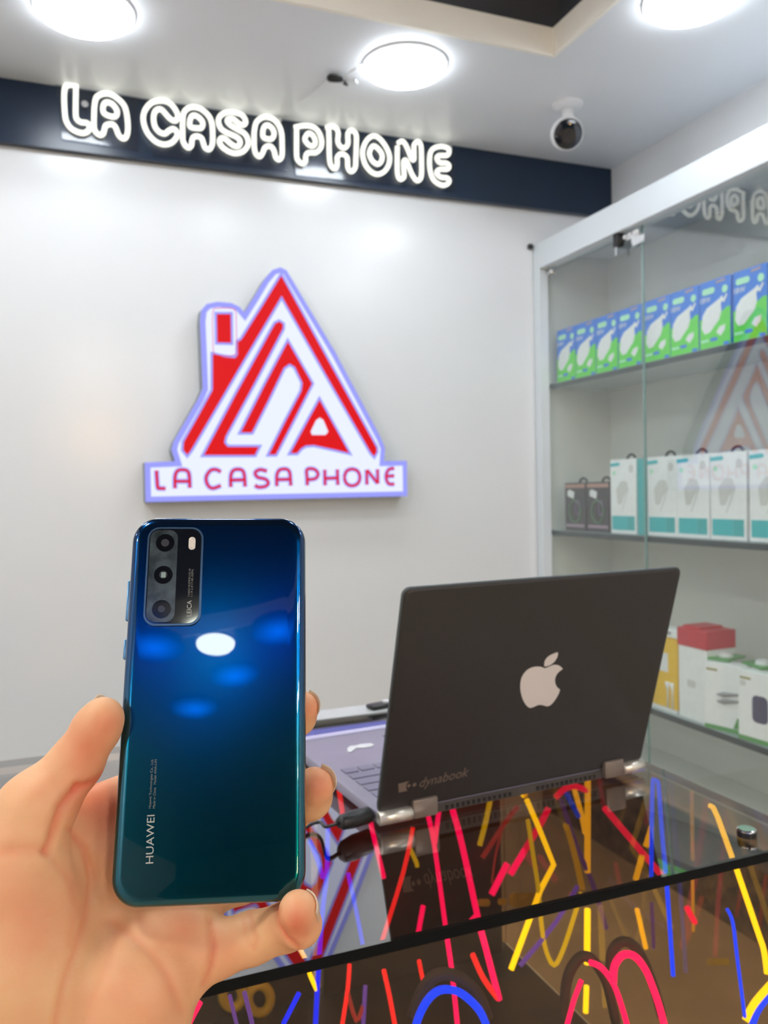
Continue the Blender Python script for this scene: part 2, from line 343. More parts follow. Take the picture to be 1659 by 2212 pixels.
# ------------------------------------------------------------------ white neon sign on the fascia
YN = 2.715
def N1(ox, oy, s, pts): return [ony(ox + x * s, oy + y * s, YN) for x, y in pts]
Z1, Z2, Z3, Z4, Z5 = (110, 160, .1507), (290, 190, .1085), (450, 220, .1085), (620, 250, .1085), (760, 270, .14467)
NEON = [
 (Z1, [(358, 200), (355, 400), (355, 580), (375, 650), (430, 690), (510, 700), (550, 740), (545, 800), (480, 845), (380, 830), (280, 770), (215, 660), (195, 500), (190, 300), (205, 190), (260, 155), (350, 160)], 1, 'L'),
 (Z1, [(620, 780), (618, 600), (625, 450), (650, 340), (720, 290), (810, 280), (900, 310), (1010, 400), (1070, 500), (1100, 680), (1100, 830), (1070, 910), (1020, 920), (970, 870), (930, 770), (890, 725), (840, 720), (785, 740), (765, 800), (750, 850), (710, 875), (660, 850)], 1, 'A'),
 (Z1, [(762, 560), (745, 480), (770, 420), (820, 405), (890, 440), (945, 520), (945, 580), (910, 610), (850, 605)], 1, 'a'),
 (Z2, [(840, 640), (865, 570), (850, 490), (760, 350), (640, 270), (500, 255), (350, 290), (240, 400), (185, 530), (185, 680), (240, 850), (330, 980), (450, 1080), (600, 1125), (740, 1090), (830, 1000), (860, 920), (830, 850), (770, 815), (690, 850), (620, 905), (560, 905), (480, 860), (410, 760), (385, 620), (400, 500), (460, 430), (540, 430), (620, 510), (700, 600), (780, 650)], 1, 'C'),
 (Z2, [(965, 950), (962, 800), (965, 650), (985, 500), (1060, 410), (1180, 380), (1330, 420), (1470, 540), (1540, 680), (1560, 850), (1560, 1080), (1530, 1180), (1480, 1225), (1410, 1190), (1370, 1080), (1340, 1000), (1250, 960), (1170, 990), (1145, 1070), (1140, 1140), (1085, 1190), (1020, 1150), (970, 1050)], 1, 'A'),
 (Z2, [(1115, 770), (1110, 640), (1150, 560), (1220, 550), (1310, 610), (1365, 700), (1340, 790), (1250, 800)], 1, 'a'),
 (Z3, [(660, 460), (730, 440), (740, 370), (680, 270), (560, 220), (400, 205), (270, 250), (205, 340), (210, 440), (260, 540), (360, 610), (500, 670), (600, 730), (635, 810), (600, 880), (520, 880), (430, 820), (340, 740), (270, 720), (225, 760), (230, 830), (300, 920), (430, 1000), (560, 1025), (700, 980), (790, 860), (785, 740), (720, 630), (600, 560), (450, 470), (380, 390), (400, 340), (490, 340), (580, 410)], 1, 'S'),
 (Z3, [(915, 900), (912, 750), (915, 600), (950, 420), (1040, 330), (1150, 300), (1300, 350), (1410, 480), (1460, 640), (1470, 850), (1470, 1050), (1440, 1130), (1390, 1150), (1340, 1100), (1310, 980), (1260, 900), (1190, 880), (1120, 920), (1090, 1000), (1050, 1070), (1000, 1085), (940, 1020)], 1, 'A'),
 (Z3, [(1095, 700), (1090, 560), (1130, 480), (1200, 470), (1280, 540), (1310, 640), (1270, 730), (1190, 740)], 1, 'a'),
 (Z4, [(190, 280), (190, 500), (190, 700), (200, 850), (270, 940), (330, 950), (370, 900), (370, 820), (400, 750), (480, 735), (580, 730), (670, 640), (690, 500), (640, 340), (550, 240), (430, 200), (300, 200), (150, 230)], 0, 'P'),
 (Z4, [(355, 470), (390, 380), (450, 350), (520, 400), (560, 490), (550, 580), (490, 605), (410, 560)], 1, 'p'),
 (Z4, [(830, 290), (838, 500), (840, 700), (850, 900), (880, 1000), (930, 1050), (980, 1030), (1000, 950), (1000, 830), (1050, 770), (1120, 765), (1190, 820), (1205, 900), (1210, 1020), (1250, 1100), (1310, 1100), (1360, 1020), (1370, 850), (1380, 600), (1380, 400), (1340, 320), (1280, 290), (1220, 330), (1210, 420), (1215, 540), (1180, 620), (1120, 640), (1050, 600), (1010, 500), (1020, 350), (980, 250), (890, 215), (780, 240)], 0, 'H'),
 (Z5, [(160, 440), (175, 330), (230, 220), (310, 165), (400, 190), (500, 310), (560, 450), (555, 580), (490, 690), (390, 735), (290, 700), (200, 590)], 1, 'O'),
 (Z5, [(265, 400), (300, 325), (350, 320), (430, 400), (455, 480), (430, 560), (380, 585), (310, 540), (268, 460)], 1, 'o'),
 (Z5, [(680, 320), (678, 500), (680, 700), (700, 790), (740, 810), (780, 770), (775, 640), (775, 540), (810, 530), (850, 620), (900, 740), (960, 825), (1010, 820), (1040, 740), (1040, 500), (1035, 330), (1010, 260), (970, 250), (930, 300), (928, 430), (925, 520), (890, 500), (850, 400), (800, 290), (750, 240), (690, 270)], 0, 'N'),
 (Z5, [(1455, 390), (1420, 340), (1320, 320), (1220, 350), (1170, 430), (1160, 600), (1190, 760), (1250, 850), (1350, 900), (1430, 880), (1455, 830), (1420, 790), (1330, 780), (1270, 730), (1280, 680), (1340, 660), (1430, 660), (1452, 610), (1410, 570), (1310, 560), (1270, 500), (1290, 460), (1360, 455), (1430, 450)], 1, 'E'),
]
c0 = ony(560, 300, YN)
sg = thing('neon_sign', 'white lit neon lettering LA CASA PHONE on clear plates, on the navy fascia', 'neon sign', (c0.x, 2.737, 2.30))
last = None
for (z, pts, cl, ch) in NEON:
    o = tube('inner_loop' if ch.islower() else 'letter', M['neon'], cat(N1(*z, pts), 5, bool(cl)), .0076, last if ch.islower() else sg, bool(cl), 10)
    if not ch.islower(): last = o; o['label'] = 'lit outline of the letter ' + ch
    else: o.name = 'inner_loop'
for (x0, y0, x1, y1, x2, y2, x3, y3) in ((118, 172, 300, 212, 300, 325, 135, 300), (306, 214, 620, 262, 620, 368, 330, 335), (622, 262, 982, 330, 982, 412, 640, 378)):
    prism('backing_plate', M['acryl'], [ony(x0, y0, 2.728), ony(x1, y1, 2.728), ony(x2, y2, 2.728), ony(x3, y3, 2.728)], (0, .004, 0), sg)
for (x, y) in ((183, 228), (600, 262), (968, 322)):
    disc('mounting_screw', M['chrome'], ony(x, y, 2.726), (0, -1, 0), .010, .012, sg, seg=20)
# ------------------------------------------------------------------ lead from sign to the ceiling
p0 = ony(628, 240, 2.73); p1 = onz(655, 215, CE - .004); p2 = onz(712, 172, CE - .004)
wire = thing('power_lead', 'white lead with a black adapter stuck to the ceiling beside the middle lamp', 'cable', (p1.x, p1.y, CE - .006))
tube('lead', M['white'], cat([p0, p1, (p1 + p2) / 2 + Vector((0, .01, 0)), p2], 6), .0028, wire)
pa, pb = onz(706, 168, CE - .012), onz(742, 172, CE - .012)
tube('adapter', M['black'], [pa, pa.lerp(pb, .15), pa.lerp(pb, .5), pa.lerp(pb, .85), pb], [.006, .011, .011, .009, .004], wire)
tube('tail', M['black'], cat([pb, onz(750, 184, CE - .01), onz(742, 180, CE - .01)]), .003, wire)
tube('loose_wire', M['white'], cat([pb, onz(750, 160, CE - .02), onz(765, 150, CE - .02), onz(778, 143, CE - .012), onz(790, 140, CE - .006)], 6), .0025, wire)
tube('clip', M['white'], [onz(766, 172, CE - .004), onz(772, 180, CE - .006)], .004, wire)
# ------------------------------------------------------------------ security camera
p = onz(1226, 226, CE)
ct = thing('security_camera', 'white round security camera with a black face hanging from the ceiling corner', 'security camera', p)
disc('mount_plate', M['white'], (0, 0, 0), (0, 0, -1), .05, .01, ct, True, 32, [(.050, 0), (.050, .006), (.040, .012), (.020, .016)])
tube('neck', M['white'], [(0, 0, -.012), (0, 0, -.035), (0.0, .0, -.06)], [.021, .018, .024], ct, local=True, seg=20)
hd = ony(1222, 288, p.y + .0) - p
ax = (Vector((-.32, -.80, -.42))).normalized()
h = .046
disc('housing', M['white'], hd - ax * .045, ax, .05, .09, ct, True, 36, [(.012, 0), (.032, .006), (.046, .024), (.051, .05), (.051, .076), (.048, .082)])
disc('face', M['blackgl'], hd + ax * .036, ax, .05, .01, ct, True, 36, [(.046, 0), (.046, .004), (.038, .008), (.015, .011)])
disc('lens', M['black'], hd + ax * .047, ax, .012, .004, ct, True, 20)
disc('mount_screw', M['chrome'], (.028, 0, -.008), (0, 0, -1), .004, .004, ct, True, 12)
# ------------------------------------------------------------------ lit logo sign
YL = 2.700
def LG(pts, Y=YL, ox=280, oy=540, s=.3858): return [ony(ox + x * s, oy + y * s, Y) for x, y in pts]
c0 = ony(600, 1075, YL)
lg = thing('logo_sign', 'lit white and red house-shaped sign reading LA CASA PHONE on the wall', 'lit sign', (c0.x, YB, ony(600, 1080, YB).z))
outl = [(800, 112), (755, 165), (700, 258), (642, 350), (615, 318), (570, 297), (490, 290), (432, 302), (402, 335), (395, 400), (402, 560), (410, 775), (385, 832), (245, 1075), (235, 1120), (255, 1183), (85, 1190), (90, 1412), (1555, 1378), (1552, 1180), (1425, 1183), (1430, 1110), (1408, 1055), (1150, 570), (900, 150), (880, 115), (845, 97)]
P3 = LG(outl)
prism('sign_case', M['logog'], LG(outl, YL + .003), (0, YB - YL - .004, 0), lg)
prism('lavender_edge', M['logob'], P3, (0, .003, 0), lg)  # lavender glow towards the sign's rim, put in as a lit strip
cen = Vector((sum(p.x for p in P3) / len(P3), 0, sum(p.z for p in P3) / len(P3)))
def offset(pts, d):
    n = len(pts); out = []
    area = sum(pts[i].x * pts[(i + 1) % n].z - pts[(i + 1) % n].x * pts[i].z for i in range(n))
    s = 1 if area > 0 else -1
    for i in range(n):
        a, b, c = pts[i - 1], pts[i], pts[(i + 1) % n]
        e1 = (b - a).normalized(); e2 = (c - b).normalized()
        n1 = Vector((-e1.z, 0, e1.x)) * s; n2 = Vector((-e2.z, 0, e2.x)) * s
        m = (n1 + n2); m = m.normalized() / max(.45, m.normalized().dot(n1)); out.append(b + m * d)
    return out
prism('white_face', M['logow'], [p + Vector((0, -.0012, 0)) for p in offset(P3, .017)], (0, .0012, 0), lg)
RED = [
 [(848, 145), (1115, 630), (1380, 1106), (1382, 1130), (1368, 1155), (1350, 1135), (1100, 700), (850, 257), (640, 612), (490, 870), (342, 1122), (322, 1147), (300, 1120), (303, 1075), (385, 930), (465, 785), (465, 585), (530, 600), (590, 606), (605, 585), (605, 515), (625, 503), (740, 320)],
 [(790, 455), (815, 412), (837, 402), (857, 415), (857, 440), (700, 740), (535, 1045), (528, 1080), (548, 1103), (722, 1103), (700, 1148), (415, 1148), (600, 800)],
 [(885, 515), (1020, 748), (920, 945), (817, 1145), (780, 1145), (870, 965), (962, 790), (968, 745), (925, 655), (895, 637), (862, 660), (775, 840), (683, 1022), (622, 1022), (760, 750)],
 [(1062, 840), (1228, 1137), (1150, 1118), (1030, 1092), (985, 1095), (960, 1110), (935, 1138), (900, 1138), (980, 990)],
 [(487, 360), (565, 360), (567, 520), (490, 518)],
]
for i, r in enumerate(RED):
    pts = [p + Vector((0, -.003, 0)) for p in LG(r)]
    pu = prism('halo_border', M['logob'], [p + Vector((0, .0012, 0)) for p in offset(pts, -.0075)], (0, .0008, 0), lg)  # purple halo around the red, put in as glowing lavender strips
    prism('red_shape', M['logor'], pts, (0, .0015, 0), lg)
prism('red_shape_opening', M['logow'], [p + Vector((0, -.0042, 0)) for p in LG([(1062, 940), (1042, 955), (1012, 1018), (1020, 1036), (1095, 1036), (1110, 1018), (1082, 952)])], (0, .001, 0), lg)
fr = cat(LG([(470, 335), (500, 326), (560, 326), (592, 340), (597, 400), (599, 560), (590, 585), (560, 592), (495, 590), (470, 570), (466, 480), (464, 400)], YL - .0022), 4, True)
tube('phone_outline', M['logor'], fr, .0012, lg, True, 6)
TX = [[(105, 100), (108, 150), (113, 203), (125, 207), (160, 208)], [(216, 208), (215, 150), (222, 115), (240, 98), (275, 97), (295, 110), (302, 145), (304, 205)], [(220, 165), (300, 165)],
      [(490, 110), (462, 95), (428, 100), (402, 140), (410, 185), (440, 207), (490, 190)], [(549, 200), (548, 145), (555, 112), (572, 96), (605, 94), (624, 108), (631, 140), (634, 198)], [(552, 158), (630, 156)],
      [(765, 105), (725, 95), (695, 112), (708, 140), (755, 152), (773, 175), (755, 195), (715, 200), (692, 188)], [(824, 195), (823, 140), (830, 110), (847, 94), (880, 92), (898, 106), (904, 138), (907, 192)], [(828, 155), (903, 153)],
      [(1006, 190), (1004, 140), (1004, 95), (1045, 92), (1070, 118), (1055, 148), (1010, 155)], [(1110, 95), (1112, 190)], [(1185, 93), (1188, 188)], [(1112, 148), (1185, 145)],
      [(1226, 142), (1240, 105), (1273, 92), (1307, 105), (1320, 142), (1307, 178), (1273, 192), (1240, 178), (1226, 142)], [(1362, 186), (1360, 96)], [(1363, 98), (1426, 178)], [(1427, 180), (1425, 92)],
      [(1525, 88), (1492, 95), (1476, 135), (1490, 178), (1526, 182)], [(1480, 135), (1525, 132)]]
names = ['letter_stroke'] * 30
for i, s in enumerate(TX):
    pts = [ony(300 + x * .3617, 980 + y * .3617, YL - .002) for x, y in s]
    pts = cat(pts, 4) if len(pts) > 2 else pts
    tube('halo_border', M['logob'], [p + Vector((0, .0008, 0)) for p in pts], .0006, lg, seg=8, up=(0, 1, 0), ry=.0080)  # lavender halo put in around each stroke
    tube('letter_stroke', M['logor'], [p + Vector((0, -.001, 0)) for p in pts], .0012, lg, seg=8, up=(0, 1, 0), ry=.0042)
# ------------------------------------------------------------------ glass display cabinet on the right
XF = 1.735; XG = 1.772; YC0, YC1 = .35, 2.760
cb = thing('display_cabinet', 'tall white-framed glass display cabinet along the right wall', 'display cabinet', (1.91, 1.6, 0))
zt0, zt1 = CAMZ + .830, CAMZ + .925
box('top_rail', M['frame'], (XF, XG + .02, YC0, YC1, zt0, zt1), cb)
box('roof_panel', M['frame'], (XG + .02, XR - .002, YC0, YC1, zt1 - .03, zt1), cb)
box('far_post', M['frame'], (XF, XG + .0, 2.72, YC1, .25, zt0), cb)
box('near_post', M['frame'], (XF, XG + .0, YC0, YC0 + .04, .25, zt0), cb)
box('side_panel', M['cabin'], (XG, XR - .002, YC1 - .018, YC1, .25, zt1 - .03), cb)
box('side_panel', M['cabin'], (XG, XR - .002, YC0, YC0 + .018, .25, zt1 - .03), cb)
box('back_panel', M['cabin'], (XR - .018, XR - .002, YC0 + .018, YC1 - .018, .25, zt1 - .03), cb)
box('plinth', M['stone'], (XF + .005, XR - .002, YC0, YC1, .0, .25), cb)
box('bottom_board', M['cabin'], (XF + .006, XR - .018, YC0 + .02, YC1 - .018, .25, .264), cb)
box('plinth_rail', M['shelfedge'], (XF, XF + .02, YC0, YC1, .235, .26), cb)
for z in (CAMZ + .385, CAMZ - .172, CAMZ - .728):
    s = box('shelf', M['shelfgl'], (XG + .014, XR - .018, YC0 + .02, YC1 - .018, z - .006, z + .012), cb)
    box('shelf_edge', M['shelfedge'], (XG + .010, XG + .014, YC0 + .02, YC1 - .018, z - .008, z + .010), s)
for i, (a, b, x) in enumerate(((2.176, 2.742, XG), (1.25, 2.176, XG - .007), (YC0 + .04, 1.25, XG))):
    d = raw('glass_door', [(x, a, .26), (x, b, .26), (x, b, zt0), (x, a, zt0)], [(0, 1, 2, 3)], M['glassdoor'], cb)
    # normals towards the room
    if d.data.polygons[0].normal.x > 0:
        bm = bmesh.new(); bm.from_mesh(d.data); bmesh.ops.reverse_faces(bm, faces=bm.faces); bm.to_mesh(d.data); bm.free()
    box('door_edge', M['glassedge'], (x + .0005, x + .006, a, a + .005, .26, zt0), d)
    if i == 0: box('door_edge', M['glassedge'], (x + .0005, x + .006, b - .014, b, .26, zt0), d)
# hinge clips and lock at the top of the doors
pc = onx(1189, 585, XG - .004)
box('corner_clip', M['chrome'], (XG - .008, XG + .008, pc.y - .014, pc.y + .014, pc.z - .012, pc.z + .008), cb, bev=.002)
pl = onx(1376, 503, XG - .006)
hb = box('hinge_plate', M['chrome'], (XG - .014, XG - .002, 2.178, 2.262, pl.z - .012, pl.z + .012), cb, bev=.002)
for k in range(3): disc('screw', M['white'], (XG - .014, 2.195 + k * .024, pl.z), (-1, 0, 0), .007, .003, hb, seg=14)
prism('clip_tongue', M['chrome'], [onx(1362, 513, XG - .01), onx(1392, 505, XG - .01), onx(1391, 520, XG - .01), onx(1366, 532, XG - .01)], (.002, 0, 0), cb)
pk = onx(1338, 516, XG - .012)
lk = box('lock', M['black'], (XG - .03, XG - .002, pk.y - .014, pk.y + .014, pk.z - .028, pk.z + .016), cb, bev=.005)
box('key', M['chrome'], (XG - .026, XG - .022, pk.y - .003, pk.y + .004, pk.z - .055, pk.z - .028), lk)
pk = onx(1174, 522, XF)
q = box('wall_hook', M['black'], (1.712, 1.728, 2.748, 2.764, pk.z - .010, pk.z + .008), bev=.002); props(q, 'tiny black hook on the wall just above the cabinet corner', 'hook')
# ------------------------------------------------------------------ boxes on the shelves (local: x right, z up, -y to the viewer)
RB = Matrix.Rotation(-math.pi / 2, 3, 'Z')
BX = XG + .026
def flat(name, m, pts, parent, y=-.0006, th=.0006): return prism(name, m, [(x, y, z) for x, z in pts], (0, th, 0), parent, True)
B = {k: mat(k, c, .35, var=.03) for k, c in {'box blue': (0, .19, .80), 'box green': (.10, .72, .05), 'print white': (.86, .87, .88), 'print mint': (.45, .88, .62), 'print grey': (.42, .30, .40),
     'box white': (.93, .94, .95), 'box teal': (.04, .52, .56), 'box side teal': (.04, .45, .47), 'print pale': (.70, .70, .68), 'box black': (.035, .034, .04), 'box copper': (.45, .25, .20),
     'box yellow': (.92, .56, 0), 'box red': (.62, .02, .035), 'print green': (.10, .36, .09), 'print dark': (.06, .05, .12), 'print silver': (.32, .32, .33), 'ring purple': (.22, .12, .30), 'ring green': (.10, .22, .12), 'print olive': (.35, .30, .08)}.items()}
def charger_box(loc, label):
    w, h, dp = .121, .196, .07
    t = thing('charger_box', label, 'box', loc, RB, 'blue and green charger boxes on the top shelf')
    box('carton', B['box blue'], (-w / 2 + .001, w / 2 - .001, 0, dp, 0, h), t, True, bev=.001, seg=1)
    flat('green_print', B['box green'], [(-w / 2 + .001, .0), (w / 2 - .001, .0), (w / 2 - .001, .108), (w / 2 - .014, .108), (0, .085), (-w / 2 + .03, .088), (-w / 2 + .001, .088)], t)
    flat('charger_picture', B['print white'], [(-.052, .062), (-.048, .098), (-.030, .118), (.018, .136), (.030, .143), (.034, .132), (.024, .122), (.026, .100), (.018, .078), (-.020, .046), (-.040, .044)], t, -.0012)
    flat('prong_picture', B['print white'], [(.030, .128), (.046, .146), (.050, .142), (.036, .122)], t, -.0012)
    flat('small_charger_picture', B['print white'], [(.006, .042), (.018, .056), (.040, .060), (.038, .044), (.022, .030)], t, -.0012)
    flat('mint_pill', B['print mint'], rrect(.050, .018, .0085, 4, -.024, .166), t, -.0012)
    flat('mint_dot', B['print mint'], rrect(.022, .022, .0105, 4, .040, .160), t, -.0012)
    flat('shop_mark', B['print grey'], [(.006, .182), (.040, .184), (.040, .191), (.006, .189)], t, -.0012)
    flat('blue_dot', B['box blue'], rrect(.028, .010, .005, 3, -.004, .024), t, -.0012)
    flat('blue_corner', B['box blue'], rrect(.022, .009, .004, 3, .044, .006), t, -.0012)
    flat('fine_print', B['print mint'], [(-.055, .020), (-.024, .020), (-.024, .027), (-.055, .027)], t, -.0012)
    fm = basis(t) @ frame_from(Vector((-.056, -.0008, .135)), (1, 0, 0), (0, 0, 1)); 
    text('wattage_print', '18W', B['print white'], fm, .022, t)
    return t
ord_ = ['first', 'second', 'third', 'fourth', 'fifth', 'sixth', 'seventh', 'eighth']
ys = [2.645, 2.523, 2.400, 2.276, 2.142, 2.020, 1.895, 1.765]
zs = CAMZ + .398
cb0 = None
for i, y in enumerate(ys):
    lab = 'blue and green charger box on the top shelf, %s from the back wall' % ord_[i]
    if cb0 is None: cb0 = charger_box((BX, y, zs), lab)
    else: dup(cb0, (BX, y, zs), lab)
def ring(t, x, z, m, r=.022, y=.03):
    pts = [(x + r * math.cos(math.radians(a)), y, z + r * .9 * math.sin(math.radians(a))) for a in range(-30, 211, 15)]
    tube('hanging_loop', m, pts, .0042, t, local=True, seg=8)
def cable_box(loc, label, side=False):
    w, h, dp = .138, .252, .06
    t = thing('cable_box', label, 'box', loc, RB, 'white and teal cable boxes on the middle shelf')
    box('carton', B['box white'], (-w / 2 + .001, w / 2 - .001, 0, dp, 0, h), t, True, bev=.001, seg=1)
    flat('teal_band', B['box teal'], [(-w / 2 + .008, .012), (w / 2 - .050, .012), (w / 2 - .050, .060), (-w / 2 + .008, .060)], t)
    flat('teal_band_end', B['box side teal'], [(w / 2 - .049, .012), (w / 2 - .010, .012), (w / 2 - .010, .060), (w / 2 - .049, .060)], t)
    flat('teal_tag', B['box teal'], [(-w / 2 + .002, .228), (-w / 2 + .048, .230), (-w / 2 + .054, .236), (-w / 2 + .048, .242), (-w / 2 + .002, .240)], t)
    flat('teal_mark', B['print mint'], rrect(.016, .014, .006, 3, -w / 2 + .022, .206), t)
    flat('round_badge', B['print pale'], rrect(.022, .026, .010, 4, w / 2 - .026, .218), t)
    flat('plug_picture', B['print pale'], [(-.030, .10), (-.036, .150), (-.010, .178), (.020, .176), (.028, .150), (.006, .128), (-.010, .100)], t)
    flat('cord_picture', B['print pale'], [(-.008, .078), (-.004, .078), (.030, .150), (.026, .152)], t, -.0010)
    ring(t, .008, h - .004, M['black'])
    return t
zc2 = CAMZ - .159
cab_l = ['beside the dark gift boxes', 'just right of the door edge', 'third from the gift boxes', 'fourth from the gift boxes', 'at the photo edge']
cy = [2.322, 2.130, 1.993, 1.852, 1.705]
first = None
for i, y in enumerate(cy):
    lab = 'white and teal cable box, middle shelf, ' + cab_l[i]
    if first is None:
        first = cable_box((BX, y, zc2), lab)
    else: dup(first, (BX, y, zc2), lab)
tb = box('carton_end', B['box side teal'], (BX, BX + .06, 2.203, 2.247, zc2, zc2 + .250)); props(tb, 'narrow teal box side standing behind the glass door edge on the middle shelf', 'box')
def dark_box(loc, label):
    w, h = .132, .178
    t = thing('watch_box', label, 'box', loc, RB, 'dark gift boxes on the middle shelf')
    box('carton', B['box black'], (-w / 2 + .001, w / 2 - .001, 0, .06, 0, h), t, True, bev=.001, seg=1)
    flat('copper_band', B['box copper'], [(-w / 2 + .004, .158), (w / 2 - .004, .158), (w / 2 - .004, .172), (-w / 2 + .004, .172)], t)
    flat('white_sticker', B['print white'], [(-.045, .128), (-.008, .118), (-.002, .142), (-.032, .152), (-.046, .146)], t, -.0012)
    c = [(.0 + .034 * math.cos(a), -.0015, .072 + .040 * math.sin(a)) for a in [k * math.pi / 12 for k in range(24)]]
    tube('ring_picture', B['ring green'], c, .003, t, True, 6, True)
    c = [(.020 + .012 * math.cos(a), -.0018, .085 + .026 * math.sin(a)) for a in [k * math.pi / 12 for k in range(24)]]
    tube('ring_picture', B['ring purple'], c, .002, t, True, 6, True)
    flat('caption_print', B['print grey'], [(-w / 2 + .008, .014), (w / 2 - .01, .014), (w / 2 - .01, .024), (-w / 2 + .008, .024)], t)
    ring(t, .012, h - .006, M['black'], .024)
    return t
d0 = dark_box((BX, 2.602, zc2), 'dark grey gift box on the middle shelf, nearest the back wall')
dup(d0, (BX, 2.464, zc2), 'dark grey gift box on the middle shelf, touching the first white box')
# lower shelf
zl = CAMZ - .715
t = thing('earphone_box', 'yellow box with a white picture on the lowest shelf, half hidden by the laptop lid', 'box', (BX, 2.155, zl), RB)
box('carton', B['box yellow'], (-.088, .088, 0, .06, .012, .235), t, True, bev=.001, seg=1)
flat('foot_band', B['print white'], [(-.086, .0), (.086, .0), (.086, .012), (-.086, .012)], t, 0, .05)
flat('white_window', B['print white'], [(-.02, .125), (.045, .125), (.045, .185), (-.02, .185)], t)
for x in (.045, .066):
    tube('earbud_picture', B['print white'], [(x, -.002, .012), (x, -.002, .07), (x - .002, -.002, .095)], [.003, .003, .008], t, local=True, seg=8)
t = thing('white_carton', 'small white carton lying on top of the yellow box', 'box', (BX, 2.12, zl + .237), RB)
box('carton', B['box white'], (-.066, .052, 0, .05, 0, .026), t, True, bev=.002, seg=1)
flat('print', B['print silver'], rrect(.03, .010, .004, 3, .01, .014), t)
# red-topped box, turned
ra = Matrix.Rotation(-math.pi / 2 + math.radians(34), 3, 'Z')
pA = onx(1466, 1530, BX + .01)
t = thing('gift_box', 'tall white box with a red lid on the lowest shelf', 'box', (BX, 2.062, zl), RB)
box('carton', B['box white'], (0, .118, 0, .11, 0, .222), t, True, bev=.001, seg=1)
box('lid', B['box red'], (-.003, .121, -.003, .113, .2225, .278), t, True, bev=.002, seg=1)
box('lid_flap', B['box red'], (.01, .08, .01, .10, .278, .285), t, True)
flat('faint_print', B['print pale'], rrect(.035, .022, .006, 3, .055, .11), t)
def adapter_box(loc, rot, label, kind):
    t = thing('accessory_box', label, 'box', loc, Matrix.Rotation(math.radians(-90 + rot), 3, 'Z'), 'white and green accessory boxes on the lowest shelf')
    box('carton', B['box white'], (-.061, .061, 0, .05, .012, .195), t, True, bev=.001, seg=1)
    box('green_base', B['print green'], (-.061, .061, -.0005, .05, 0, .012), t, True)
    if kind == 0:
        for z in (.105, .085): tube('plug_picture', B['print silver'], [(-.02, -.001, z), (.0, -.001, z + .002), (.05, -.001, z + .010)], [.002, .008, .003], t, local=True, seg=8)
        flat('green_print', B['print green'], [(.030, .014), (.059, .014), (.059, .05), (.042, .045)], t)
    else:
        flat('charger_picture', B['print dark'], rrect(.05, .075, .014, 4, .010, .095), t)
        flat('badge', B['print pale'], rrect(.02, .016, .005, 3, -.045, .16), t)
    flat('title_print', B['print olive'], [(-.055, .172), (-.02, .172), (-.02, .178), (-.055, .178)], t)
    return t
adapter_box((1.795, 1.873, zl), 14, 'leaning white and green box with two plugs pictured, right of the red-lidded box', 0)
adapter_box((1.79, 1.745, zl), 6, 'white and green box with a dark charger pictured, at the right edge', 1)
for i, (y, x) in enumerate(((1.93, 1.86), (1.80, 1.87), (1.70, 1.86))):
    t = thing('blister_pack', 'green packet on top of the accessory boxes, %s from the red lid' % ord_[i], 'packet', (x, y, zl + .197), Matrix.Rotation(.3 + i, 3, 'Z'), 'green packets on the accessory boxes')
    box('card', B['print green'], (-.05, .05, -.035, .035, 0, .006), t, True)
    disc('bubble', B['print white'], (0, 0, .006), (0, 0, 1), .02, .012, t, True, 16, [(.022, 0), (.018, .010), (.008, .013)])
# ------------------------------------------------------------------ glass counter
ZT = .95; X0, X1, Y0, Y1 = -1.3, .575, .494, 1.012
co = thing('glass_counter', 'bronze glass counter with a black edge and glowing tubes inside, under the laptop', 'counter', (-.3, .75, 0))
def quadup(name, m, pts, par, nrm):
    o = raw(name, pts, [tuple(range(len(pts)))], m, par)
    if o.data.polygons[0].normal.dot(Vector(nrm)) < 0:
        bm = bmesh.new(); bm.from_mesh(o.data); bmesh.ops.reverse_faces(bm, faces=bm.faces); bm.to_mesh(o.data); bm.free()
    return o
quadup('glass_top', M['topglass'], [(X0, Y0, ZT), (X1, Y0, ZT), (X1, Y1, ZT), (X0, Y1, ZT)], co, (0, 0, 1))
box('front_edge', M['edge'], (X0, X1, Y0, Y0 + .004, ZT - .0075, ZT - .0003), co)
box('end_edge', M['hinge'], (X1 - .003, X1, Y0 + .004, Y1, ZT - .006, ZT - .0003), co)
box('back_edge', M['edge'], (X0, X1, Y1 - .003, Y1, ZT - .007, ZT - .0003), co)
quadup('front_glass', M['frontglass'], [(X0, Y0 + .006, .61), (X1 - .004, Y0 + .006, .61), (X1 - .004, Y0 + .006, ZT - .008), (X0, Y0 + .006, ZT - .008)], co, (0, -1, 0))
quadup('end_glass', M['frontglass'], [(X1 - .004, Y0 + .006, .61), (X1 - .004, Y1 - .004, .61), (X1 - .004, Y1 - .004, ZT - .008), (X1 - .004, Y0 + .006, ZT - .008)], co, (-1, 0, 0))
box('base_cabinet', M['wood'], (X0, X1 - .004, Y0 + .008, Y1 - .001, 0, .608), co)
boxes('back_panel', M['wood'], [(X0 + .1 + i * .30, min(X0 + .1 + i * .30 + .288, X1 - .02), Y1 - .02 - .004 * (i % 2), Y1 - .012, .61, ZT - .012) for i in range(6)], co)
quadup('back_glass', M['frontglass'], [(.30, Y1 - .008, .61), (X1 - .004, Y1 - .008, .61), (X1 - .004, Y1 - .008, ZT - .008), (.30, Y1 - .008, ZT - .008)], co, (0, -1, 0))
box('back_rail', M['rail'], (.10, X1, Y1 + .002, Y1 + .045, ZT - .03, ZT + .001), co)
YT = .955
def far(pts): return [ony(x, y, YT) for x, y in pts]
def end(pts): return [onx(x, y, X1 - .012) for x, y in pts]
def frt(pts): return [ony(x, y, Y0 + .016) for x, y in pts]
def pxf(o): return [(640 + x * .2405, 1680 + y * .2405) for x, y in o]
